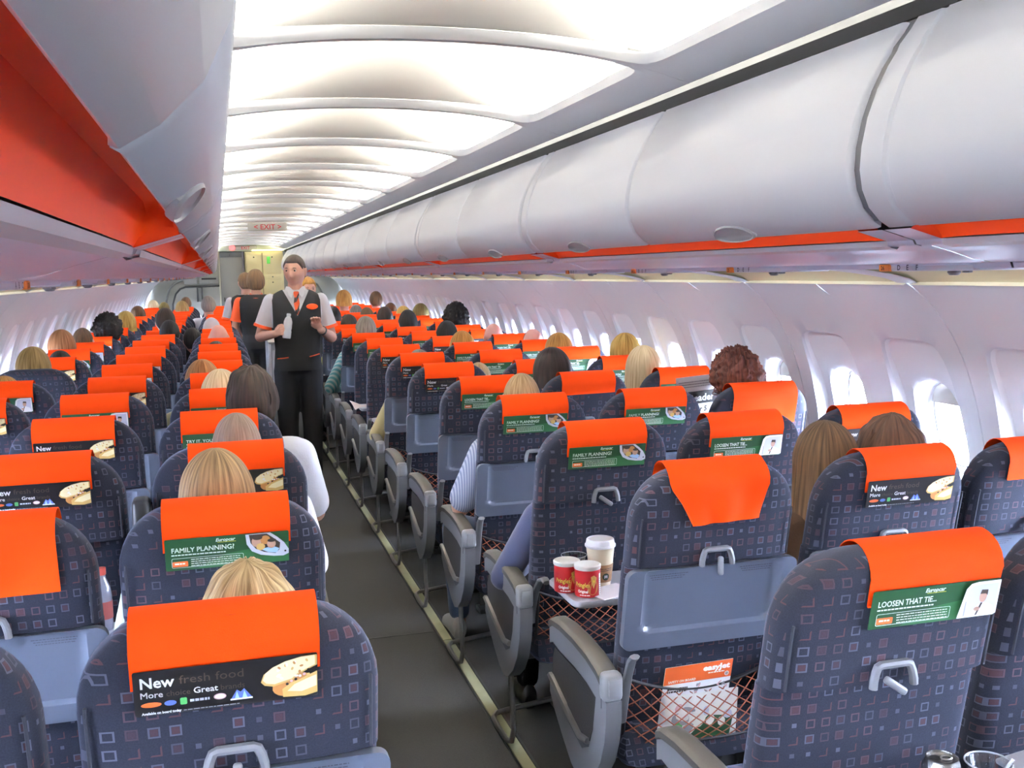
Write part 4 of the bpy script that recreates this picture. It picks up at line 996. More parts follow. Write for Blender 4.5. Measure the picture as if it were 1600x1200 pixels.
PEOPLE = [
    (-0.535, 0.180, 1.126, 'tousled', 'blond', 'fair', 'sage', 'child with tousled short blond hair in the nearest left aisle seat'),
    (-0.583, 0.917, 1.192, 'long', 'ashblond', 'fair', 'sage', 'woman with long straight streaked blond hair in a left aisle seat'),
    (-0.525, 1.653, 1.179, 'cropped', 'greybrown', 'fair', 'white', 'man with cropped greying hair and white shirt in a left aisle seat'),
    (-0.457, 2.390, 1.253, 'tousled', 'darkbrown', 'fair', 'white', 'passenger with thick dark brown hair and white sleeves near the aisle'),
    (-0.563, 3.126, 1.183, 'bob', 'paleblond', 'fair', 'white', 'passenger with pale blond bob hidden behind the dark haired one'),
    (-0.649, 3.863, 1.172, 'bob', 'auburn', 'fair', 'olive', 'passenger with auburn bob in the left aisle column'),
    (-0.585, 6.073, 1.130, 'short', 'black', 'fair', 'navy', 'passenger whose dark hair just clears a left aisle headrest'),
    (-0.563, 6.809, 1.214, 'bald', 'greybrown', 'pink', 'white', 'bald pink headed man in the left aisle column'),
    (-0.621, 8.283, 1.209, 'cap', 'white', 'fair', 'lightblue', 'passenger in a white cap in the left aisle column'),
    (-0.774, 7.546, 1.162, 'short', 'black', 'fair', 'black', 'passenger with black hair beside the bald man, left middle column'),
    (-0.669, 11.966, 1.348, 'short', 'grey', 'fair', 'white', 'grey haired man far forward in the left aisle column'),
    (-1.534, 4.600, 1.221, 'bob', 'brownblond', 'fair', 'olive', 'passenger with brown blond bob against the left wall'),
    (-1.550, 3.863, 1.130, 'bob', 'ginger', 'fair', 'olive', 'passenger with ginger blond hair at the left edge by the wall'),
    (-1.584, 6.073, 1.244, 'bob', 'orangebrown', 'pink', 'white', 'passenger with orange brown hair and pink cheek by the left wall'),
    (-1.499, 5.336, 1.149, 'short', 'black', 'fair', 'black', 'passenger with flat black hair low behind a left window headrest'),
    (-1.537, 6.809, 1.221, 'cropped', 'brown', 'pink', 'white', 'man with cropped brown hair by the left wall'),
    (-1.429, 7.546, 1.298, 'curly', 'black', 'tan', 'black', 'passenger with big frizzy black hair by the left wall'),
    (-1.404, 9.019, 1.271, 'bob', 'goldblond', 'fair', 'olive', 'golden blond passenger beyond the frizzy black hair by the left wall'),
    (-1.498, 11.966, 1.244, 'bob', 'brown', 'fair', 'white', 'brown haired passenger far forward by the left wall'),
    (-1.524, 15.649, 1.235, 'bob', 'paleblond', 'fair', 'white', 'pale blond passenger far forward by the left wall'),
    (-1.330, 14.912, 1.218, 'short', 'olivebrown', 'fair', 'olive', 'olive brown haired passenger farthest forward by the left wall'),
    (-1.016, 8.283, 1.312, 'short', 'darkbrown', 'fair', 'white', 'passenger with dark brown hair in the left middle column'),
    (-0.952, 7.546, 1.231, 'short', 'black', 'fair', 'black', 'passenger with close black hair below the dark brown head, left middle'),
    (-1.028, 13.439, 1.261, 'bob', 'brownblond', 'fair', 'white', 'light brown haired passenger far forward in the left middle column'),
    (-1.036, 15.649, 1.273, 'short', 'brown', 'pink', 'white', 'brown haired passenger farthest forward in the left middle column'),
    (0.935, 3.126, 1.220, 'bob', 'darkbrown2', 'fair', 'black', 'passenger with large smooth dark bob in the right middle column'),
    (0.569, 2.390, 1.182, 'cropped', 'sandy', 'fair', 'stripe', 'man with sandy hair, striped shirt and jeans in a right aisle seat'),
    (1.396, 3.126, 1.212, 'long', 'paleblond', 'fair', 'white', 'woman with long pale blond hair by the right windows'),
    (1.600, 3.863, 1.227, 'long', 'goldblond', 'fair', 'white', 'woman with golden hair beside the right wall, ahead of the blond'),
    (1.500, 2.390, 1.241, 'curly', 'auburn2', 'fair', 'black', 'passenger with curly auburn hair by a right window'),
    (0.984, 0.917, 1.166, 'long', 'brown', 'fair', 'brownc', 'woman with long brown hair in the second right middle seat'),
    (1.186, 0.917, 1.172, 'tousled', 'brown2', 'fair', 'brownc', 'passenger with tousled brown hair leaning in near the right window'),
    (0.545, 1.653, 1.063, 'short', 'brown', 'fair', 'navy2', 'passenger in a navy sweater hidden behind a right aisle seat'),
    (1.473, 7.546, 1.304, 'curly', 'black', 'tan', 'black', 'passenger with curly black hair far forward by the right wall'),
    (1.070, 6.073, 1.223, 'short', 'black', 'tan', 'black', 'passenger with smooth black hair in front of the curly black hair'),
    (1.455, 4.600, 1.195, 'bob', 'ginger', 'fair', 'white', 'ginger haired passenger by the right windows'),
    (1.515, 5.336, 1.186, 'bald', 'brown', 'pink', 'white', 'balding pink headed man by the right windows'),
    (1.428, 6.073, 1.192, 'bald', 'reddish', 'pink', 'white', 'reddish bald man farther along the right windows'),
    (1.015, 5.336, 1.185, 'bob', 'ginger', 'fair', 'olive', 'ginger haired passenger in the right middle column'),
    (0.761, 3.863, 1.100, 'cropped', 'sandy', 'fair', 'olive', 'sandy haired passenger showing just above a right aisle headrest'),
    (0.581, 4.600, 1.126, 'short', 'grey', 'fair', 'beige', 'passenger in a beige sweater with grey hair, right aisle column'),
    (0.569, 6.809, 1.244, 'short', 'grey', 'fair', 'teal', 'grey haired passenger in a teal checked shirt, right aisle column'),
    (1.067, 9.019, 1.247, 'short', 'darkbrown', 'fair', 'black', 'passenger with dark brown hair in the right middle column'),
    (1.041, 7.546, 1.260, 'short', 'black', 'fair', 'black', 'passenger with round black hair beside a dark brown head, right middle'),
    (0.615, 8.283, 1.207, 'short', 'darkbrown', 'fair', 'yellow', 'dark haired passenger in yellow beside the crew, right aisle column'),
    (0.541, 9.019, 1.267, 'short', 'black', 'fair', 'black', 'black haired passenger beside the standing steward'),
    (1.088, 10.492, 1.198, 'short', 'brown', 'fair', 'white', 'brown haired passenger farther up the right middle column'),
    (1.058, 11.229, 1.210, 'short', 'grey', 'fair', 'white', 'grey haired passenger farther up the right middle column'),
    (1.522, 12.702, 1.343, 'short', 'brown', 'pink', 'black', 'man sitting tall with bright cheek by the right wall'),
    (1.003, 11.966, 1.381, 'bob', 'ginger', 'fair', 'olive', 'ginger passenger farthest up the right middle column'),
    (1.482, 11.229, 1.222, 'short', 'brown', 'fair', 'black', 'brown haired passenger low by the far right wall'),
    (1.512, 10.492, 1.202, 'bob', 'goldblond', 'fair', 'white', 'golden haired passenger low by the far right wall'),
    (1.576, 9.756, 1.248, 'bob', 'olivebrown', 'fair', 'olive', 'olive haired passenger by the far right wall near the curly hair'),
]

for i, a in enumerate(PEOPLE): passenger(*a, i)

# ------------------------------------------------ cabin crew
VEST = cl('charcoal_vest', (.012, .012, .013)); CREWW = cl('crew_white', (.74, .74, .78)); CUFF = mat('orange_trim', (.85, .10, .015), .7); TIE = stripe_mat('tie_striped', (.72, .10, .02), (.02, .015, .015), 9, 3, .66)
TORS = [(.88, .160, .105, .0), (.96, .158, .108, .0), (1.04, .150, .100, .005), (1.12, .155, .102, .005), (1.20, .172, .110, .0), (1.28, .186, .116, -.005), (1.34, .192, .110, -.01), (1.39, .186, .095, -.015), (1.43, .160, .078, -.015), (1.455, .120, .066, -.012), (1.475, .075, .058, -.008)]
def torso_mesh(off, z0, z1, mats, name, keep=None, n=72):
    nz = int(n*.6); mb = MB(); rings = []; zs = [z0+(z1-z0)*k/nz for k in range(nz+1)]
    for z in zs:
        z = max(TORS[0][0], min(TORS[-1][0], z))
        for a, b in zip(TORS, TORS[1:]):
            if z <= b[0]+1e-9: t = (z-a[0])/(b[0]-a[0]); p = [a[i]+(b[i]-a[i])*t for i in range(4)]; break
        rings.append([((p[1]+off)*abs(sin(th))**.85*(1 if sin(th) > 0 else -1), p[3]+(p[2]+off)*abs(cos(th))**.85*(1 if cos(th) > 0 else -1), z+off*.4*(z > 1.4)) for th in [2*pi*k/n for k in range(n)]])
    mb.loft(rings, 0, True, False)
    me = mb.mesh(name, mats, True, 60)
    if keep:                                                     # cut along the neckline and armholes, then drop what lies inside
        bm = bmesh.new(); bm.from_mesh(me)
        for co, no in CUTS: bmesh.ops.bisect_plane(bm, geom=bm.verts[:]+bm.edges[:]+bm.faces[:], plane_co=co, plane_no=no)
        bmesh.ops.delete(bm, geom=[f for f in bm.faces if not keep(f.calc_center_median())], context='FACES'); bm.to_mesh(me); bm.free()
    return me
CUTS = [((0, 0, 1.285), (.175, 0, -.088)), ((0, 0, 1.285), (.175, 0, .088)), ((.173, 0, 0), (1, 0, 0)), ((-.173, 0, 0), (1, 0, 0)), ((0, 0, 1.20), (0, 0, 1)), ((0, 0, 0), (0, 1, 0)), ((.10, 0, 0), (1, 0, 0)), ((-.10, 0, 0), (1, 0, 0))]
def arm_pose(right, left): return {1: right, -1: left}
def crew(label, loc, rz, k, arms, hair, style, head_yaw=0.0, head_pit=0.0, white=True, collar=False, face=True, hands=None):
    """right is local +x; ARMS[side] = (elbow, wrist, palm, finger direction, curl, bend direction)"""
    mb = MB(); c = capsule
    c(mb, (-.075, 0, .93), .095, (.075, 0, .93), .095); c(mb, (-.065, .005, 1.06), .092, (.065, .005, 1.06), .092); c(mb, (-.08, 0, 1.22), .10, (.08, 0, 1.22), .10); c(mb, (-.09, -.01, 1.32), .088, (.09, -.01, 1.32), .088); c(mb, (-.15, -.015, 1.395), .045, (.15, -.015, 1.395), .045)
    c(mb, (0, -.01, 1.40), .062, (0, .005, 1.52), .053); c(mb, (0, 0, .95), .09, (0, 0, 1.3), .09)
    for s_ in (-1, 1):
        el, wr, pl, fd, cu, nr = arms[s_]
        c(mb, (s_*.182, -.015, 1.39), .050, el, .040); c(mb, el, .041, wr, .027); hand_geo(mb, wr, pl, (-1 if hands is None else hands.get(s_, -1))*s_, fd, cu, nr)
        c(mb, (s_*.085, 0, .90), .085, (s_*.088, .01, .50), .058); c(mb, (s_*.088, .01, .50), .056, (s_*.085, -.015, .09), .036); c(mb, (s_*.085, -.015, .06), .035, (s_*.095, .13, .03), .026)
    R = head_geo(mb, (0, .012, 1.605), head_yaw, head_pit)
    me = remesh(mb, .0045, 3, 'crew_body'); me.materials.append(SKIN['fair'])
    o = link('crew_member', me, None, loc, (0, 0, rz)); o.scale = (k, k, k); tag(o, label, 'person', 'cabin crew in the aisle')
    H = Vector((0, .012, 1.605))
    hm = hair_mesh(style, 5); hm.materials.append(hmat(hair)); h = link('hair', hm, o, H); h.rotation_euler = R.to_euler()
    if face:
        for s_ in (-1, 1):
            e = MB(); e.lathe([(.0001, .0092)]+[(.0092*sin(a), .0092*cos(a)) for a in [pi*q/8 for q in range(1, 8)]]+[(.0001, -.0092)], n=12)
            ey = e.mesh('eye', mat('eye_white', (.40, .36, .34), .3)); pos = H + R @ Vector((s_*.031, HB*.845-.004, .012)); eo = link('eye', ey, o, pos)
            ir = MB(); ir.lathe([(.0001, .0), (.0064, .0006), (.0064, .002), (.0001, .0028)], n=12); io = link('iris', ir.mesh('iris', mat('iris_dark', (.02, .015, .012), .2)), eo, R @ Vector((0, .0082, 0)))
            io.rotation_euler = (R @ Matrix.Rotation(radians(-90), 3, 'X')).to_euler()
            br = MB(); br.tube([R @ Vector((s_*(.016+.009*q), HB*.93-.0015*q*q*.7, .029+.003*(q in (1, 2)))) for q in range(4)], [.0036, .0052, .0046, .0024], 6, 0, False, .6); link('eyebrow', br.mesh('eyebrow', hmat('darkbrown')), o, H)
        lp = MB(); lp.tube([R @ Vector((.0055*q, HB*.905-abs(q)*.0016-.0005*q*q*.3, -.0675-.0006*abs(q))) for q in range(-4, 5)], [.001, .0024, .0032, .0036, .0034, .0036, .0032, .0024, .001], 6, 0, False, .6); link('lips', lp.mesh('lips', mat('lips', (.42, .16, .13), .4)), o, H)
    sm = mat('crew_orange', (.85, .10, .015), .75) if not white else CREWW
    link('shirt', torso_mesh(.004, .90, 1.472, CREWW, 'shirt'), o)
    vk = (lambda p: not (p.y > 0 and abs(p.x) < .088*(p.z-1.285)/.175 and p.z > 1.285) and not (abs(p.x) > .173 and p.z > 1.20)) if face else (lambda p: not (abs(p.x) > .173 and p.z > 1.20) and not (p.y > 0 and abs(p.x) < .10 and p.z > 1.2))
    link('vest', torso_mesh(.012, .885, 1.468, VEST, 'vest', vk, 96), o)
    for s_ in (-1, 1):
        el = Vector(arms[s_][0]); sh = Vector((s_*.178, -.015, 1.392)); d = (el-sh); e = sh+d*.74
        t = MB(); c(t, sh, .058, sh+d*.35, .064); c(t, sh+d*.2, .062, sh+d*.86, .070); n_ = d.normalized(); cut = (e-sh).dot(n_)
        se = remesh(t, .009, 2, 'sleeve', clip=lambda v: (v-sh).dot(n_) > cut); se.materials.append(sm); link('sleeve', se, o)
        cf = MB(); a_ = n_.cross(Vector((0, 1, 0.1))).normalized(); b_ = n_.cross(a_)
        cf.loft([[e+n_*z+(a_*cos(2*pi*q/24)+b_*sin(2*pi*q/24))*r for q in range(24)] for z, r in ((-.020, .0685), (-.018, .0715), (.002, .0725), (.003, .069), (-.018, .066))], 0, True, False); link('cuff', cf.mesh('cuff', CUFF), o)
    lg = MB(); c(lg, (-.078, 0, .905), .101, (.078, 0, .905), .101)
    for s_ in (-1, 1): c(lg, (s_*.085, 0, .88), .097, (s_*.088, .012, .50), .076); c(lg, (s_*.088, .012, .50), .075, (s_*.086, -.01, .12), .064)
    tm = remesh(lg, .012, 3, 'trousers', clip=lambda v: v.z < .07); tm.materials.append(DARKT); link('trousers', tm, o)
    for s_ in (-1, 1):
        m = MB(); m.loft([[(s_*.09+.040*w*cos(2*pi*n/16), y, .003+h*max(0, .5+.6*sin(2*pi*n/16))) for n in range(16)] for y, w, h in ((-.085, .5, .06), (-.075, .85, .095), (-.02, .95, .105), (.05, .95, .085), (.12, 1.1, .06), (.165, .9, .05), (.185, .4, .03))], 0); link('shoe', m.mesh('shoe', SHOEM), o)
    if collar:
        m = MB(); m.loft([[(r*sin(a), -.008+r*.85*cos(a)-dy, z+.012*cos(a)) for a in [2*pi*q/32 for q in range(32)]] for r, z, dy in ((.062, 1.485, 0), (.074, 1.470, 0), (.112, 1.447, .004), (.108, 1.440, .004))], 0, True, False); link('collar', m.mesh('collar', CUFF), o)
    return o, R
man_arms = {1: ((.262, -.03, 1.135), (.165, .19, 1.165), (.135, .225, 1.185), (-.55, .75, .25), .62, (-.75, -.5, .1)), -1: ((-.252, -.02, 1.115), (-.155, .205, 1.185), (-.122, .240, 1.238), (.12, .15, 1), .50, (.20, 1, -.15))}
man, Rm = crew('steward in charcoal vest, white shirt and striped orange tie standing in the aisle', (-.006, 6.32, 0), pi, 1.0, man_arms, 'darkbrown', 'crew', -.42, -.06, hands={1: 1, -1: 1})
m = MB()                                                         # shirt collar, tie, badge, pocket trims, watch, buckle
for s_ in (-1, 1):
    m = MB(); m.loft([[(s_*.012, .060, 1.462), (s_*.045, .045, 1.492), (s_*.062, .012, 1.495), (s_*.078, .020, 1.462), (s_*.060, .060, 1.440), (s_*.036, .084, 1.415)], [(s_*.012, .066, 1.464), (s_*.045, .051, 1.496), (s_*.066, .014, 1.500), (s_*.083, .024, 1.462), (s_*.062, .068, 1.438), (s_*.036, .092, 1.413)]], 0); link('collar', m.mesh('collar', CREWW, True, 20), man)
m = MB(); fy = lambda z: .074+.035*smooth(1.44, 1.25, z)
m.loft([[(-w, fy(z)+.006, z), (0, fy(z)+.018, z), (w, fy(z)+.006, z), (0, fy(z), z)] for z, w in ((1.462, .014), (1.455, .020), (1.435, .019), (1.425, .014), (1.38, .021), (1.335, .025), (1.31, .020), (1.292, .008))], 0); link('tie', m.mesh('tie', TIE, True, 25), man)
m = MB(); m.loft([[(-.108+a*.042*k_, .108+d, 1.350+b*.021*k_) for a, b in [(cos(2*pi*q/24), sin(2*pi*q/24)) for q in range(24)]] for k_, d in ((1, -.01), (1, .006), (.9, .0085))], 0); link('badge', m.mesh('badge', mat('badge_orange', (.95, .10, .01), .35)), man)
for a, b in (((.075, .111, .985), (.150, .062, .975)), ((-.075, .111, .985), (-.150, .066, 1.000))):
    m = MB(); m.tube([a, [(p+q)/2+(.012 if i == 1 else 0) for i, (p, q) in enumerate(zip(a, b))], b], .006, 6, 0, False, .7); link('pocket_trim', m.mesh('pocket_trim', CUFF), man)
m = MB(); wv = Vector(man_arms[-1][1]); dv = (wv-Vector(man_arms[-1][0])).normalized(); a_ = dv.cross(Vector((0, 0, 1))).normalized(); b_ = dv.cross(a_)
m.loft([[wv-dv*.03+dv*z+(a_*cos(2*pi*q/20)+b_*sin(2*pi*q/20))*r for q in range(20)] for z, r in ((-.011, .030), (-.009, .034), (.009, .034), (.011, .030))], 0, True, False); link('watch', m.mesh('watch', BLACK), man)
m = MB(); m.box((0, .112, .945), (.034, .010, .026), 0, .003); link('buckle', m.mesh('buckle', mat('bright_metal', (.7, .7, .7), .25, metal=.9)), man)
# the clear bottle he holds
m = MB(); m.lathe([(.001, 0), (.026, .001), (.030, .008), (.031, .05), (.028, .062), (.031, .075), (.031, .12), (.024, .145), (.013, .160), (.013, .168)], n=20); bt = tag(link('water_bottle', m.mesh('bottle', mat('cloudy_plastic', (.68, .69, .70), .15, coat=.5)), None, (-.098, 6.086, 1.130), (radians(-6), radians(8), 0)), 'pale plastic bottle gripped in the right hand of the steward', 'bottle')
m = MB(); m.lathe([(.0145, .162), (.015, .164), (.015, .178), (.013, .180)], n=16); link('cap', m.mesh('cap', mat('cap_white', (.7, .7, .7), .4)), bt)
back_arms = {1: ((.235, .0, 1.12), (.20, .20, 1.00), (.185, .265, .985), (-.2, 1, 0), .5, (-.3, 0, -1)), -1: ((-.235, .0, 1.12), (-.20, .20, 1.00), (-.185, .265, .985), (.2, 1, 0), .5, (.3, 0, -1))}
crew('stewardess with brown hair seen from behind, orange collar and dark vest', (-.175, 9.5, 0), -.1, .945, back_arms, 'brown', 'bobshort', .1, 0, False, True, False)
crew('crew member in white short sleeves half hidden beyond the orange collared stewardess', (-.255, 10.35, 0), .0, .935, back_arms, 'brown', 'short', .2, 0, True, False, False)
crew('ginger haired crew member in white shirt behind the shoulder of the steward', (.27, 8.55, 0), pi, .90, man_arms, 'ginger', 'short', .2, -.1, True, False, True)

# ---------------------------------------------------------------- front and back ends
GREYW = mat('bulkhead_grey', (.22, .22, .19), .55); GREYD = mat('lavatory_grey', (.17, .17, .16), .5); CREAMW = mat('galley_cream', (.58, .50, .26), .45, var=.05, vscale=4)
YF = 18.40
m = MB(); m.box((0, YF+.065, 1.2), (4.0, .10, 2.5)); wf = struct('wall_front', m.mesh('wall_front', GREYW))
m = MB(); m.box((0, Y_BACK-.06, 1.2), (4.0, .10, 2.6)); struct('wall_back', m.mesh('wall_back', mat('rear_wall', (.55, .54, .52), .6)))
def fbox(name, x0, x1, z0, z1, d, ma, par, r=.006, y=YF):
    b = MB(); b.box(((x0+x1)/2, y-d/2+.012, (z0+z1)/2), (x1-x0, d, z1-z0), 0, r, 2); return link(name, b.mesh(name, ma), par)
hd = fbox('header', -.56, .70, 2.035, 2.165, .10, mat('header_green_white', (.62, .68, .55), .5), wf); 
# lavatory door
dr = MB(); dr.box((-.285, YF+.0, 1.0), (.40, .04, 1.92), 0, .01); ld = struct('door_1', dr.mesh('door_1', GREYD))
fbox('door_frame', -.51, -.485, 0, 2.03, .05, mat('edge_beige', (.42, .40, .30), .5), ld); fbox('door_frame', -.085, -.055, 0, 2.03, .06, mat('edge_purple', (.05, .045, .06), .5), ld); fbox('door_head', -.485, -.085, 1.93, 2.03, .05, mat('dark_head', (.035, .035, .035), .6), ld)
fbox('sign_plate', -.165, -.125, 1.52, 1.57, .05, mat('plate_pale', (.40, .39, .33), .5), ld); fbox('door_latch', -.435, -.415, 1.12, 1.20, .07, BLACK, ld); fbox('lamp_fitting', -.31, -.29, 1.955, 1.985, .08, BLACK, ld)
# forward left doorway
dl = MB(); out = [(-.50, .1), (-.50, 1.415), (-1.10, 1.405), (-1.20, 1.37), (-1.28, 1.28), (-1.335, 1.10), (-1.36, .6), (-1.36, .1)]
dl.prism(out, lambda a, b, t: (a, t, b), YF-.010, YF+.02); d2 = struct('door_2', dl.mesh('door_2', mat('exit_door_grey', (.25, .25, .23), .5)))
g = MB(); g.tube([(a, YF-.012, b) for a, b in out[1:]], .016, 8); link('door_seal', g.mesh('door_seal', BLACK), d2)
g = MB(); g.tube([(-.82, YF-.03, 1.13), (-.82, YF-.05, 1.39), (-.90, YF-.05, 1.39), (-.90, YF-.03, 1.13)], .013, 8); link('assist_handle', g.mesh('assist_handle', BLACK), d2)
fbox('equipment_box', -.86, -.53, 1.46, 1.60, .06, mat('box_grey', (.20, .20, .19), .5), d2); fbox('box_slot', -.82, -.56, 1.53, 1.56, .065, DARK, d2); fbox('equipment_box', -1.12, -.90, 1.45, 1.60, .05, mat('box_grey', (.2, .2, .19), .5), d2)
g = MB(); g.tube([(-1.46, YF-.02, .6), (-1.45, YF-.02, 1.15), (-1.38, YF-.02, 1.38), (-1.28, YF-.02, 1.48), (-1.15, YF-.02, 1.53)], .02, 8); link('door_surround', g.mesh('door_surround', mat('surround_grey', (.12, .12, .11), .5)), d2)
# right doorway arch
dl = MB(); out = [(.78, .1), (.78, 1.52), (1.10, 1.50), (1.26, 1.40), (1.36, 1.22), (1.42, .9), (1.42, .1)]
dl.prism(out, lambda a, b, t: (a, t, b), YF-.010, YF+.02); d3 = struct('door_3', dl.mesh('door_3', mat('exit_door_olive', (.14, .14, .11), .5)))
g = MB(); g.tube([(a, YF-.012, b) for a, b in out], .018, 8); link('door_seal', g.mesh('door_seal', mat('seal_grey', (.06, .06, .05), .6)), d3)
# galley block
gb = MB(); gb.box((.30, YF-.108, 1.01), (.68, .22, 2.02), 0, .01); gl = tag(link('galley_cabinet', gb.mesh('galley_cabinet', CREAMW), None), 'cream galley cabinet at the front end of the aisle', 'galley')
yg = YF-.22
for x0, x1, z0, z1 in ((-.02, .25, 1.62, 1.96), (.28, .60, 1.62, 1.96), (-.02, .25, 1.05, 1.60), (.28, .60, 1.52, 1.60), (.28, .60, 1.28, 1.50), (.28, .60, .95, 1.26), (-.02, .25, .3, 1.03), (.28, .60, .3, .93)):
    b = fbox('compartment_door', x0, x1, z0, z1, .02, CREAMW, gl, .004, yg); fbox('latch', (x0+x1)/2-.012, (x0+x1)/2+.012, z1-.05, z1-.03, .035, BLACK, b, .003, yg)
for x in (.265, -.035): fbox('upright', x-.008, x+.008, .1, 2.0, .03, mat('edge_dark_cream', (.20, .17, .08), .5), gl, .002, yg)
fbox('green_sticker', .345, .405, 1.80, 1.93, .024, mat('sticker_green', (.10, .50, .06), .5), gl, .002, yg)
b = MB(); b.box((.36, yg-.01, 2.045), (.55, .05, .028), 0, .008); tag(link('galley_light', b.mesh('galley_light', mat('galley_strip', (1, .9, .5), .5, emit=(1, .85, .35), estr=2.2)), None), 'narrow yellow strip light over the cream galley', 'light')
# exit signs
def sign(label, loc, words, wcol, lampx=None):
    x, y, z = loc; b = MB(); b.box((0, 0, 0), (.40, .05, .085), 0, .012); t = tag(link('exit_sign', b.mesh('exit_sign', mat('sign_housing', (.55, .55, .52), .5)), None, loc), label, 'sign')
    l = MB(); w = text_geo(words, .075, .001)[2]; put_text(l, words, .075, lambda u, v: (u-w/2, -.0262, v-.027), 0, .001); link('lettering', l.mesh('lettering', mat('sign_red', wcol, .5), False), t); return t
sign('EXIT sign with red letters hanging across the middle of the ceiling', (-.02, 9.78, 2.088), '< EXIT >', (.55, .03, .05))
sign('small EXIT sign on the header above the lavatory door', (-.02, YF-.075, 2.098), 'EXIT', (.22, .10, .09))
b = MB(); b.lathe([(.001, 0), (.05, 0), (.052, .012), (.045, .024), (.001, .028)], n=20); tag(link('call_light', b.mesh('call_light', mat('call_red', (1, .2, .2), .4, emit=(1, .12, .12), estr=1.5)), None, (-.255, YF-.09, 2.098), (radians(90), 0, 0)), 'glowing red call light over the lavatory door', 'light')

# ---------------------------------------------------------------- loose things
t = thing('service_trolley', 'grey drinks trolley in the aisle behind the legs of the steward', 'trolley', (-.02, 7.6, 0))
m = MB(); m.box((0, 0, .56), (.30, .72, .92), 0, .012); link('cabinet', m.mesh('cabinet', mat('trolley_grey', (.22, .23, .26), .4)), t)
m = MB(); m.box((0, 0, 1.03), (.31, .74, .022), 0, .006); link('top_tray', m.mesh('top_tray', METAL), t)
for sx in (-1, 1):
    m = MB(); m.box((sx*.148, -.36, .56), (.024, .016, .93), 0, .004); link('corner_rail', m.mesh('corner_rail', mat('rail_silver', (.42, .43, .47), .35, metal=.5)), t)
    for sy in (-1, 1):
        m = MB(); m.tube([(sx*.11-.012, sy*.30, .05), (sx*.11+.012, sy*.30, .05)], .049, 14); link('wheel', m.mesh('wheel', BLACK), t)
m = MB(); m.box((0, -.365, .58), (.25, .012, .78), 0, .006); dd = link('door', m.mesh('door', mat('trolley_door', (.30, .31, .34), .4)), t)
m = MB(); m.tube([(-.07, -.372, .90), (-.07, -.395, .90), (.07, -.395, .90), (.07, -.372, .90)], .007, 8); link('handle', m.mesh('handle', METAL), dd)

TZ = .6655                                                       # top of the folded-down tray in the third right aisle row
def tube_can(loc, rz, label, snack):
    x, y = loc; t = thing('snack_can', label, 'snack can', (x, y, TZ), 'red snack cans on the open tray', rz); R_, Hh = .0365, .078
    m = MB(); m.lathe([(.034, 0), (R_, .001), (R_, Hh), (.034, Hh+.001)], n=40); link('tube', m.mesh('tube', mat('can_red', (.42, .012, .016), .35, coat=.2)), t)
    m = MB(); m.lathe([(R_+.001, Hh-.001), (R_+.0018, Hh+.001), (R_+.0018, Hh+.009), (R_-.001, Hh+.011), (R_-.004, Hh+.009), (.001, Hh+.009)], n=40); link('lid', m.mesh('lid', mat('lid_white', (.66, .64, .60), .4)), t)
    p = Print(lambda u, v, l: ((R_+.0004+l)*sin(u/R_), -(R_+.0004+l)*cos(u/R_), v))
    p.poly([(-.004, .010), (.012, .010), (.026, .016), (.034, .030), (.030, .055), (.018, .062), (.004, .050), (-.004, .030)], 'rose') if 0 else None
    p.poly(ell(.018, .030, .016, .022, 20), 'crust'); p.poly([(.012, .060), (.022, .064), (.031, .056), (.028, .042), (.020, .026), (.015, .040)], 'bread'); p.poly([(.015, .057), (.024, .060), (.028, .053), (.021, .040)], 'yellow')
    p.poly(rrpoly(-.035, .028, .012, .046, .006), 'dkgreen') if 0 else None
    p.text('Pringles', -.036, .030, .0190, 'black', .0009, .12, .046); p.text('Pringles', -.0355, .0306, .0185, 'yellow', .0003, .12, .045)
    p.text('Original', -.026, .0145, .0110, 'white', .0005, 0, .030); p.lines(-.020, .006, .03, 1, .01, .003, 'white'); p.rect(.040, .004, .050, .066, 'white'); p.lines(.041, .05, .008, 8, .006, .003, 'grey')
    link('label_print', p.mesh('label_print', PMATS, False), t)
tube_can((.366, 1.268), -.30, 'red Pringles can standing rearmost, nearer the armrest edge of the open tray', 1)
tube_can((.408, 1.210), -.42, 'red Pringles can standing foremost on the open tray, overlapping the other can', 1)
t = thing('paper_cup', 'tall paper coffee cup with white lid and brown sleeve on the open tray', 'cup', (.478, 1.292, TZ))
m = MB(); m.lathe([(.028, 0), (.029, .001), (.0415, .115), (.0405, .115)], n=36); link('cup', m.mesh('cup', mat('cup_cream', (.66, .58, .40), .5)), t)
m = MB(); m.lathe([(.0425, .112), (.0450, .114), (.0450, .119), (.0425, .121), (.0400, .134), (.0375, .136), (.036, .133), (.001, .133)], n=36); link('lid', m.mesh('lid', mat('lid_white2', (.68, .67, .70), .35)), t)
m = MB(); m.lathe([(.0305, .012), (.0315, .012), (.0372, .064), (.0362, .064)], n=36); link('sleeve', m.mesh('sleeve', mat('kraft_card', (.30, .165, .08), .8, var=.1, vscale=60)), t)
rr_ = lambda v: .0315+(v-.012)*.1096+.0006
p = Print(lambda u, v, l: ((rr_(v)+l)*sin(u/.034), -(rr_(v)+l)*cos(u/.034), v)); p.poly(ell(.004, .029, .0105, .0105, 24), 'black'); p.poly(ell(.004, .029, .0085, .0085, 24), 'dkgreen')
p.poly(ell(.004, .029, .0062, .0062, 20), 'hair'); p.poly(ell(.004, .030, .0022, .0040, 12), 'grey'); p.poly([(-.001, .0235), (.002, .026), (.001, .033), (-.001, .034)], 'grey'); p.poly([(.009, .0235), (.006, .026), (.007, .033), (.009, .034)], 'grey'); p.lines(-.012, .052, .034, 2, .005, .0022, 'hair')
link('sleeve_print', p.mesh('sleeve_print', PMATS, False), t)
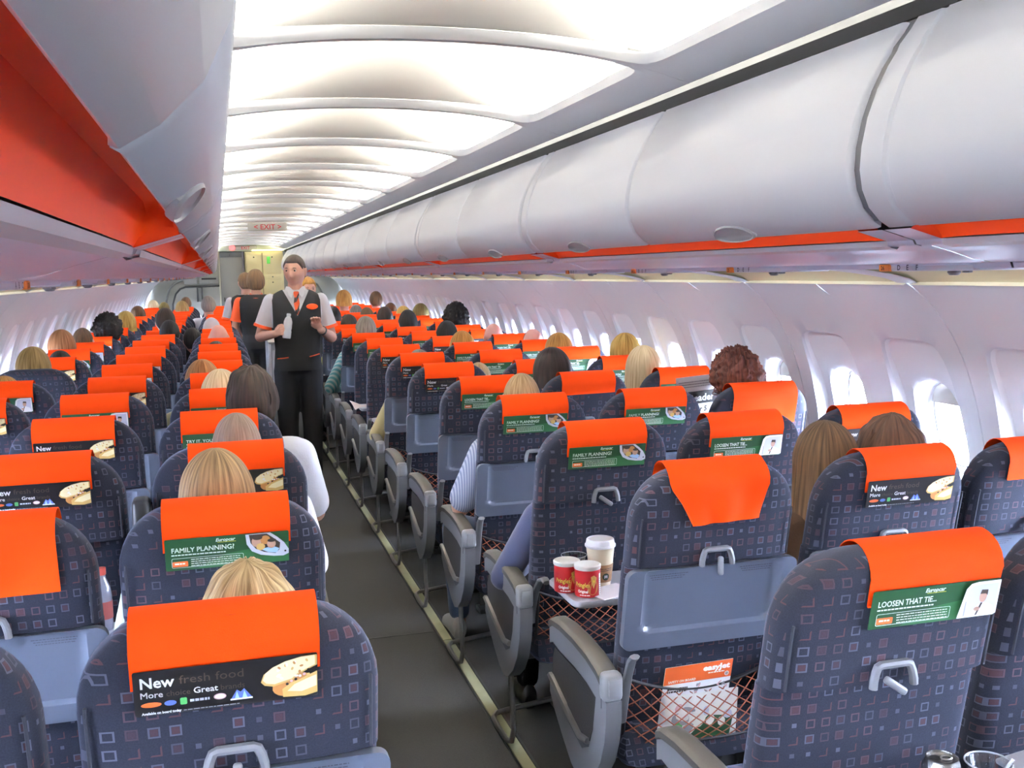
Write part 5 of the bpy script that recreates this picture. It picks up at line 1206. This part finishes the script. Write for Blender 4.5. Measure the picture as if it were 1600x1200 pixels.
t = thing('plastic_cup', 'empty clear plastic cup behind the two red cans', 'cup', (.408, 1.325, TZ)); CLEAR = glass_mat('clear_plastic', (.93, .95, .97), .10)
m = MB(); m.lathe([(.024, .0), (.025, .001), (.036, .082), (.0375, .083), (.0375, .085), (.0355, .085), (.0235, .004), (.001, .003)], n=32); link('cup', m.mesh('cup', CLEAR), t)
m = MB(); m.tube([(.0372*cos(2*pi*k/32), .0372*sin(2*pi*k/32), .084) for k in range(32)], .0012, 6, 0, True); link('rim', m.mesh('rim', mat('rim_pale', (.45, .47, .52), .2)), t)
m = MB(); m.box((.475, 1.205, TZ+.002), (.13, .10, .003), 0, .001, 1, Matrix.Rotation(.35, 3, 'Z')); tag(link('napkin', m.mesh('napkin', mat('napkin_white', (.66, .63, .64), .8))), 'white paper napkin lying beside the coffee cup on the tray', 'napkin')
# safety card and magazine in the string pocket of the second right aisle seat
def pk(u, v, l): z = .50+v; return (.566-.110+u, P+rear_y(.6)+(.6-z)*.229-.008-l-.012*(1-v/.1), z)
PK = lambda u, v, l: pk(u + (v-.05)*.10, v-.075 + u*.02, l)
p = Print(PK); p.rect(0, 0, .185, .165, 'white'); p.add([PK(u, v, -.0015) for u, v in ((0, 0), (.185, 0), (.185, .165), (0, .165))], [(0, 1, 2, 3)], PI_('white'))
p.poly([(0, .118), (.185, .118), (.185, .165), (0, .165)], 'orange'); p.text('easyJet', .105, .143, .020, 'white', .0010, 0, .074); p.lines(.120, .134, .045, 1, .01, .003, 'card'); p.text('SAFETY ON BOARD', .012, .122, .0085, 'card', .0003, 0, .075); p.poly(ell(.172, .128, .006, .006), 'white'); p.poly(ell(.172, .128, .0045, .0045), 'grey')
p.lines(.012, .103, .055, 2, .007, .005, 'hair'); r = random.Random(9)
for i in range(16): p.poly(ell(r.uniform(.08, .175), r.uniform(.07, .112), r.uniform(.003, .007), r.uniform(.002, .004), 7, r.random()*3), r.choice(['grey', 'grey', 'hair', 'rose']))
tag(link('safety_card', p.mesh('safety_card', PMATS, False)), 'white and orange easyJet safety card standing in the string pocket', 'card')
MG = lambda u, v, l: (lambda q: (q[0]+.012, q[1]-.006, q[2]))(pk(u, v-.120, l))
p = Print(MG); p.rect(0, 0, .20, .135, 'card'); p.add([MG(u, v, -.004) for u, v in ((0, 0), (.20, 0), (.20, .135), (0, .135))], [(0, 1, 2, 3)], PI_('white')); p.poly([(.06, .01), (.18, .0), (.19, .06), (.12, .07)], 'dkgreen')
for i in range(14): p.poly(ell(r.uniform(.02, .18), r.uniform(.03, .12), r.uniform(.008, .02), r.uniform(.006, .014), 9, r.random()*3), r.choice(['card', 'grey', 'green', 'rose', 'white', 'lilac']))
tag(link('magazine', p.mesh('magazine', PMATS, False)), 'pale green magazine behind the orange string net', 'magazine')
# newspaper held up by the curly haired passenger
def npf(u, v, l): return (1.290+u*.98, 2.56+u*.10-.03*sin(v*9)-l, .895+v+.05*(u-.1))
p = Print(npf); p.add([npf(u/8*.30, v/6*.225, 0) for u in range(9) for v in range(7)], [(i*7+j, (i+1)*7+j, (i+1)*7+j+1, i*7+j+1) for i in range(8) for j in range(6)], PI_('white'))
p.add([npf(u/8*.30, v/6*.225, -.002) for u in range(9) for v in range(7)], [(i*7+j, i*7+j+1, (i+1)*7+j+1, (i+1)*7+j) for i in range(8) for j in range(6)], PI_('white'))
p.lv = .004; p.rect(.01, .105, .20, .160, 'black'); p.text('Reader', .060, .117, .042, 'white', .0012, 0, .130); p.text('for 5', .095, .070, .032, 'black', .0010, 0, .060); p.lines(.01, .20, .27, 3, .010, .004, 'grey'); p.lines(.01, .055, .27, 5, .010, .004, 'grey'); p.rect(.215, .075, .29, .165, 'rose')
tag(link('newspaper', p.mesh('newspaper', PMATS, False)), 'open newspaper with black headline held by the curly haired passenger', 'newspaper')
m = MB(); m.grid(8, 4, lambda u, v: (.27+.17*u, 5.26+.30*v, .70+.018*sin(u*5+v*2)+.01*v), 0); m.grid(8, 4, lambda u, v: (.27+.17*u, 5.26+.30*v, .698+.018*sin(u*5+v*2)+.01*v), 0)
tag(link('paper_sheet', m.mesh('paper_sheet', mat('paper_pinkish', (.62, .52, .50), .8))), 'pinkish paper lying over a right aisle armrest', 'paper')
# drink bottle between the two nearest left seats
t = thing('drink_bottle', 'small clear bottle with red label on an open tray, seen between the near left seats', 'bottle', (-.885, 1.345, .6655)); t.scale = (.88, .88, .92)
m = MB(); m.lathe([(.001, 0), (.024, .001), (.026, .02), (.026, .10), (.022, .125), (.012, .150), (.011, .165)], n=24); link('bottle', m.mesh('bottle', mat('bottle_pale', (.30, .34, .46), .08, coat=.8)), t)
m = MB(); m.lathe([(.0265, .035), (.0265, .085)], n=24); link('label_band', m.mesh('label_band', mat('label_red', (.40, .10, .09), .5)), t)
m = MB(); m.lathe([(.0125, .160), (.013, .162), (.013, .180), (.001, .182)], n=16); link('cap', m.mesh('cap', mat('cap_red', (.55, .10, .08), .4)), t)
# things on the tray beside the camera
TZ2 = .6655
t = thing('drink_can', 'opened silver and orange drink can on the nearest right tray', 'drink can', (.548, -.108, TZ2)); t.scale = (1.16, 1.16, 1.22)
m = MB(); m.lathe([(.024, 0), (.027, .004), (.027, .074), (.0225, .084), (.0225, .088), (.021, .088), (.0205, .0845), (.001, .0845)], n=32); link('can_body', m.mesh('can_body', mat('can_silver', (.55, .53, .52), .25, metal=.9)), t)
m = MB()
for a0, a1 in ((-1.5, -.5), (0.3, 1.6)): m.loft([[(.0274*sin(a0+(a1-a0)*k/10), -.0274*cos(a0+(a1-a0)*k/10), z) for k in range(11)] for z in (.006, .072)], 0, False, False)
link('orange_print', m.mesh('orange_print', mat('can_orange', (.75, .15, .02), .3)), t)
m = MB(); m.tube([(.006+.008*cos(2*pi*k/14), -.002+.006*sin(2*pi*k/14), .0865) for k in range(14)], .0012, 5, 0, True); link('ring_pull', m.mesh('ring_pull', METAL), t)
m = MB(); m.lathe([(.008, .0847), (.008, .0850), (.001, .0850)], (-.006, .006, 0), 12); link('opening', m.mesh('opening', BLACK), t)
t = thing('drinking_glass', 'clear plastic tumbler beside the silver and orange drink can', 'cup', (.630, -.120, TZ2))
m = MB(); m.lathe([(.026, .0), (.027, .001), (.036, .088), (.0375, .090), (.0375, .092), (.0355, .092), (.0255, .005), (.001, .004)], n=36); link('tumbler', m.mesh('tumbler', CLEAR), t)
m = MB(); m.tube([(.0370*cos(2*pi*k/36), .0370*sin(2*pi*k/36), .0915) for k in range(36)], .0016, 6, 0, True); link('rim', m.mesh('rim', mat('rim_pale', (.45, .47, .52), .2)), t)
m = MB(); m.tube([(-.02, .01, .012), (.012, -.004, .055), (.034, -.016, .098)], .0028, 6); link('stirrer', m.mesh('stirrer', mat('stirrer_white', (.65, .65, .68), .4)), t)
r = random.Random(5); m = MB(); m.grid(10, 8, lambda u, v: (.462+.060*u, -.135+.06*v, TZ2+.012+.050*sin(pi*u)*sin(pi*v)+r.uniform(-.004, .006)), 0); m.grid(10, 8, lambda u, v: (.462+.060*u, -.135+.06*v, TZ2+.002+.01*sin(pi*u)*sin(pi*v)), 0)
tag(link('snack_wrapper', m.mesh('snack_wrapper', mat('wrapper_pale', (.55, .50, .46), .25, coat=.4))), 'crumpled pale wrapper to the side of the drink can', 'wrapper')
m = MB(); m.box((.735, -.120, .733), (.10, .10, .010), 0, .004, 2, Matrix.Rotation(-.12, 3, 'Y')); m.box((.735, -.120, .698), (.08, .08, .064), 0, .004)
bk = link('paper_box', m.mesh('paper_box', mat('box_white', (.66, .66, .74), .5))); tag(bk, 'white snack box with printed leaflet on top beside the clear tumbler', 'box')
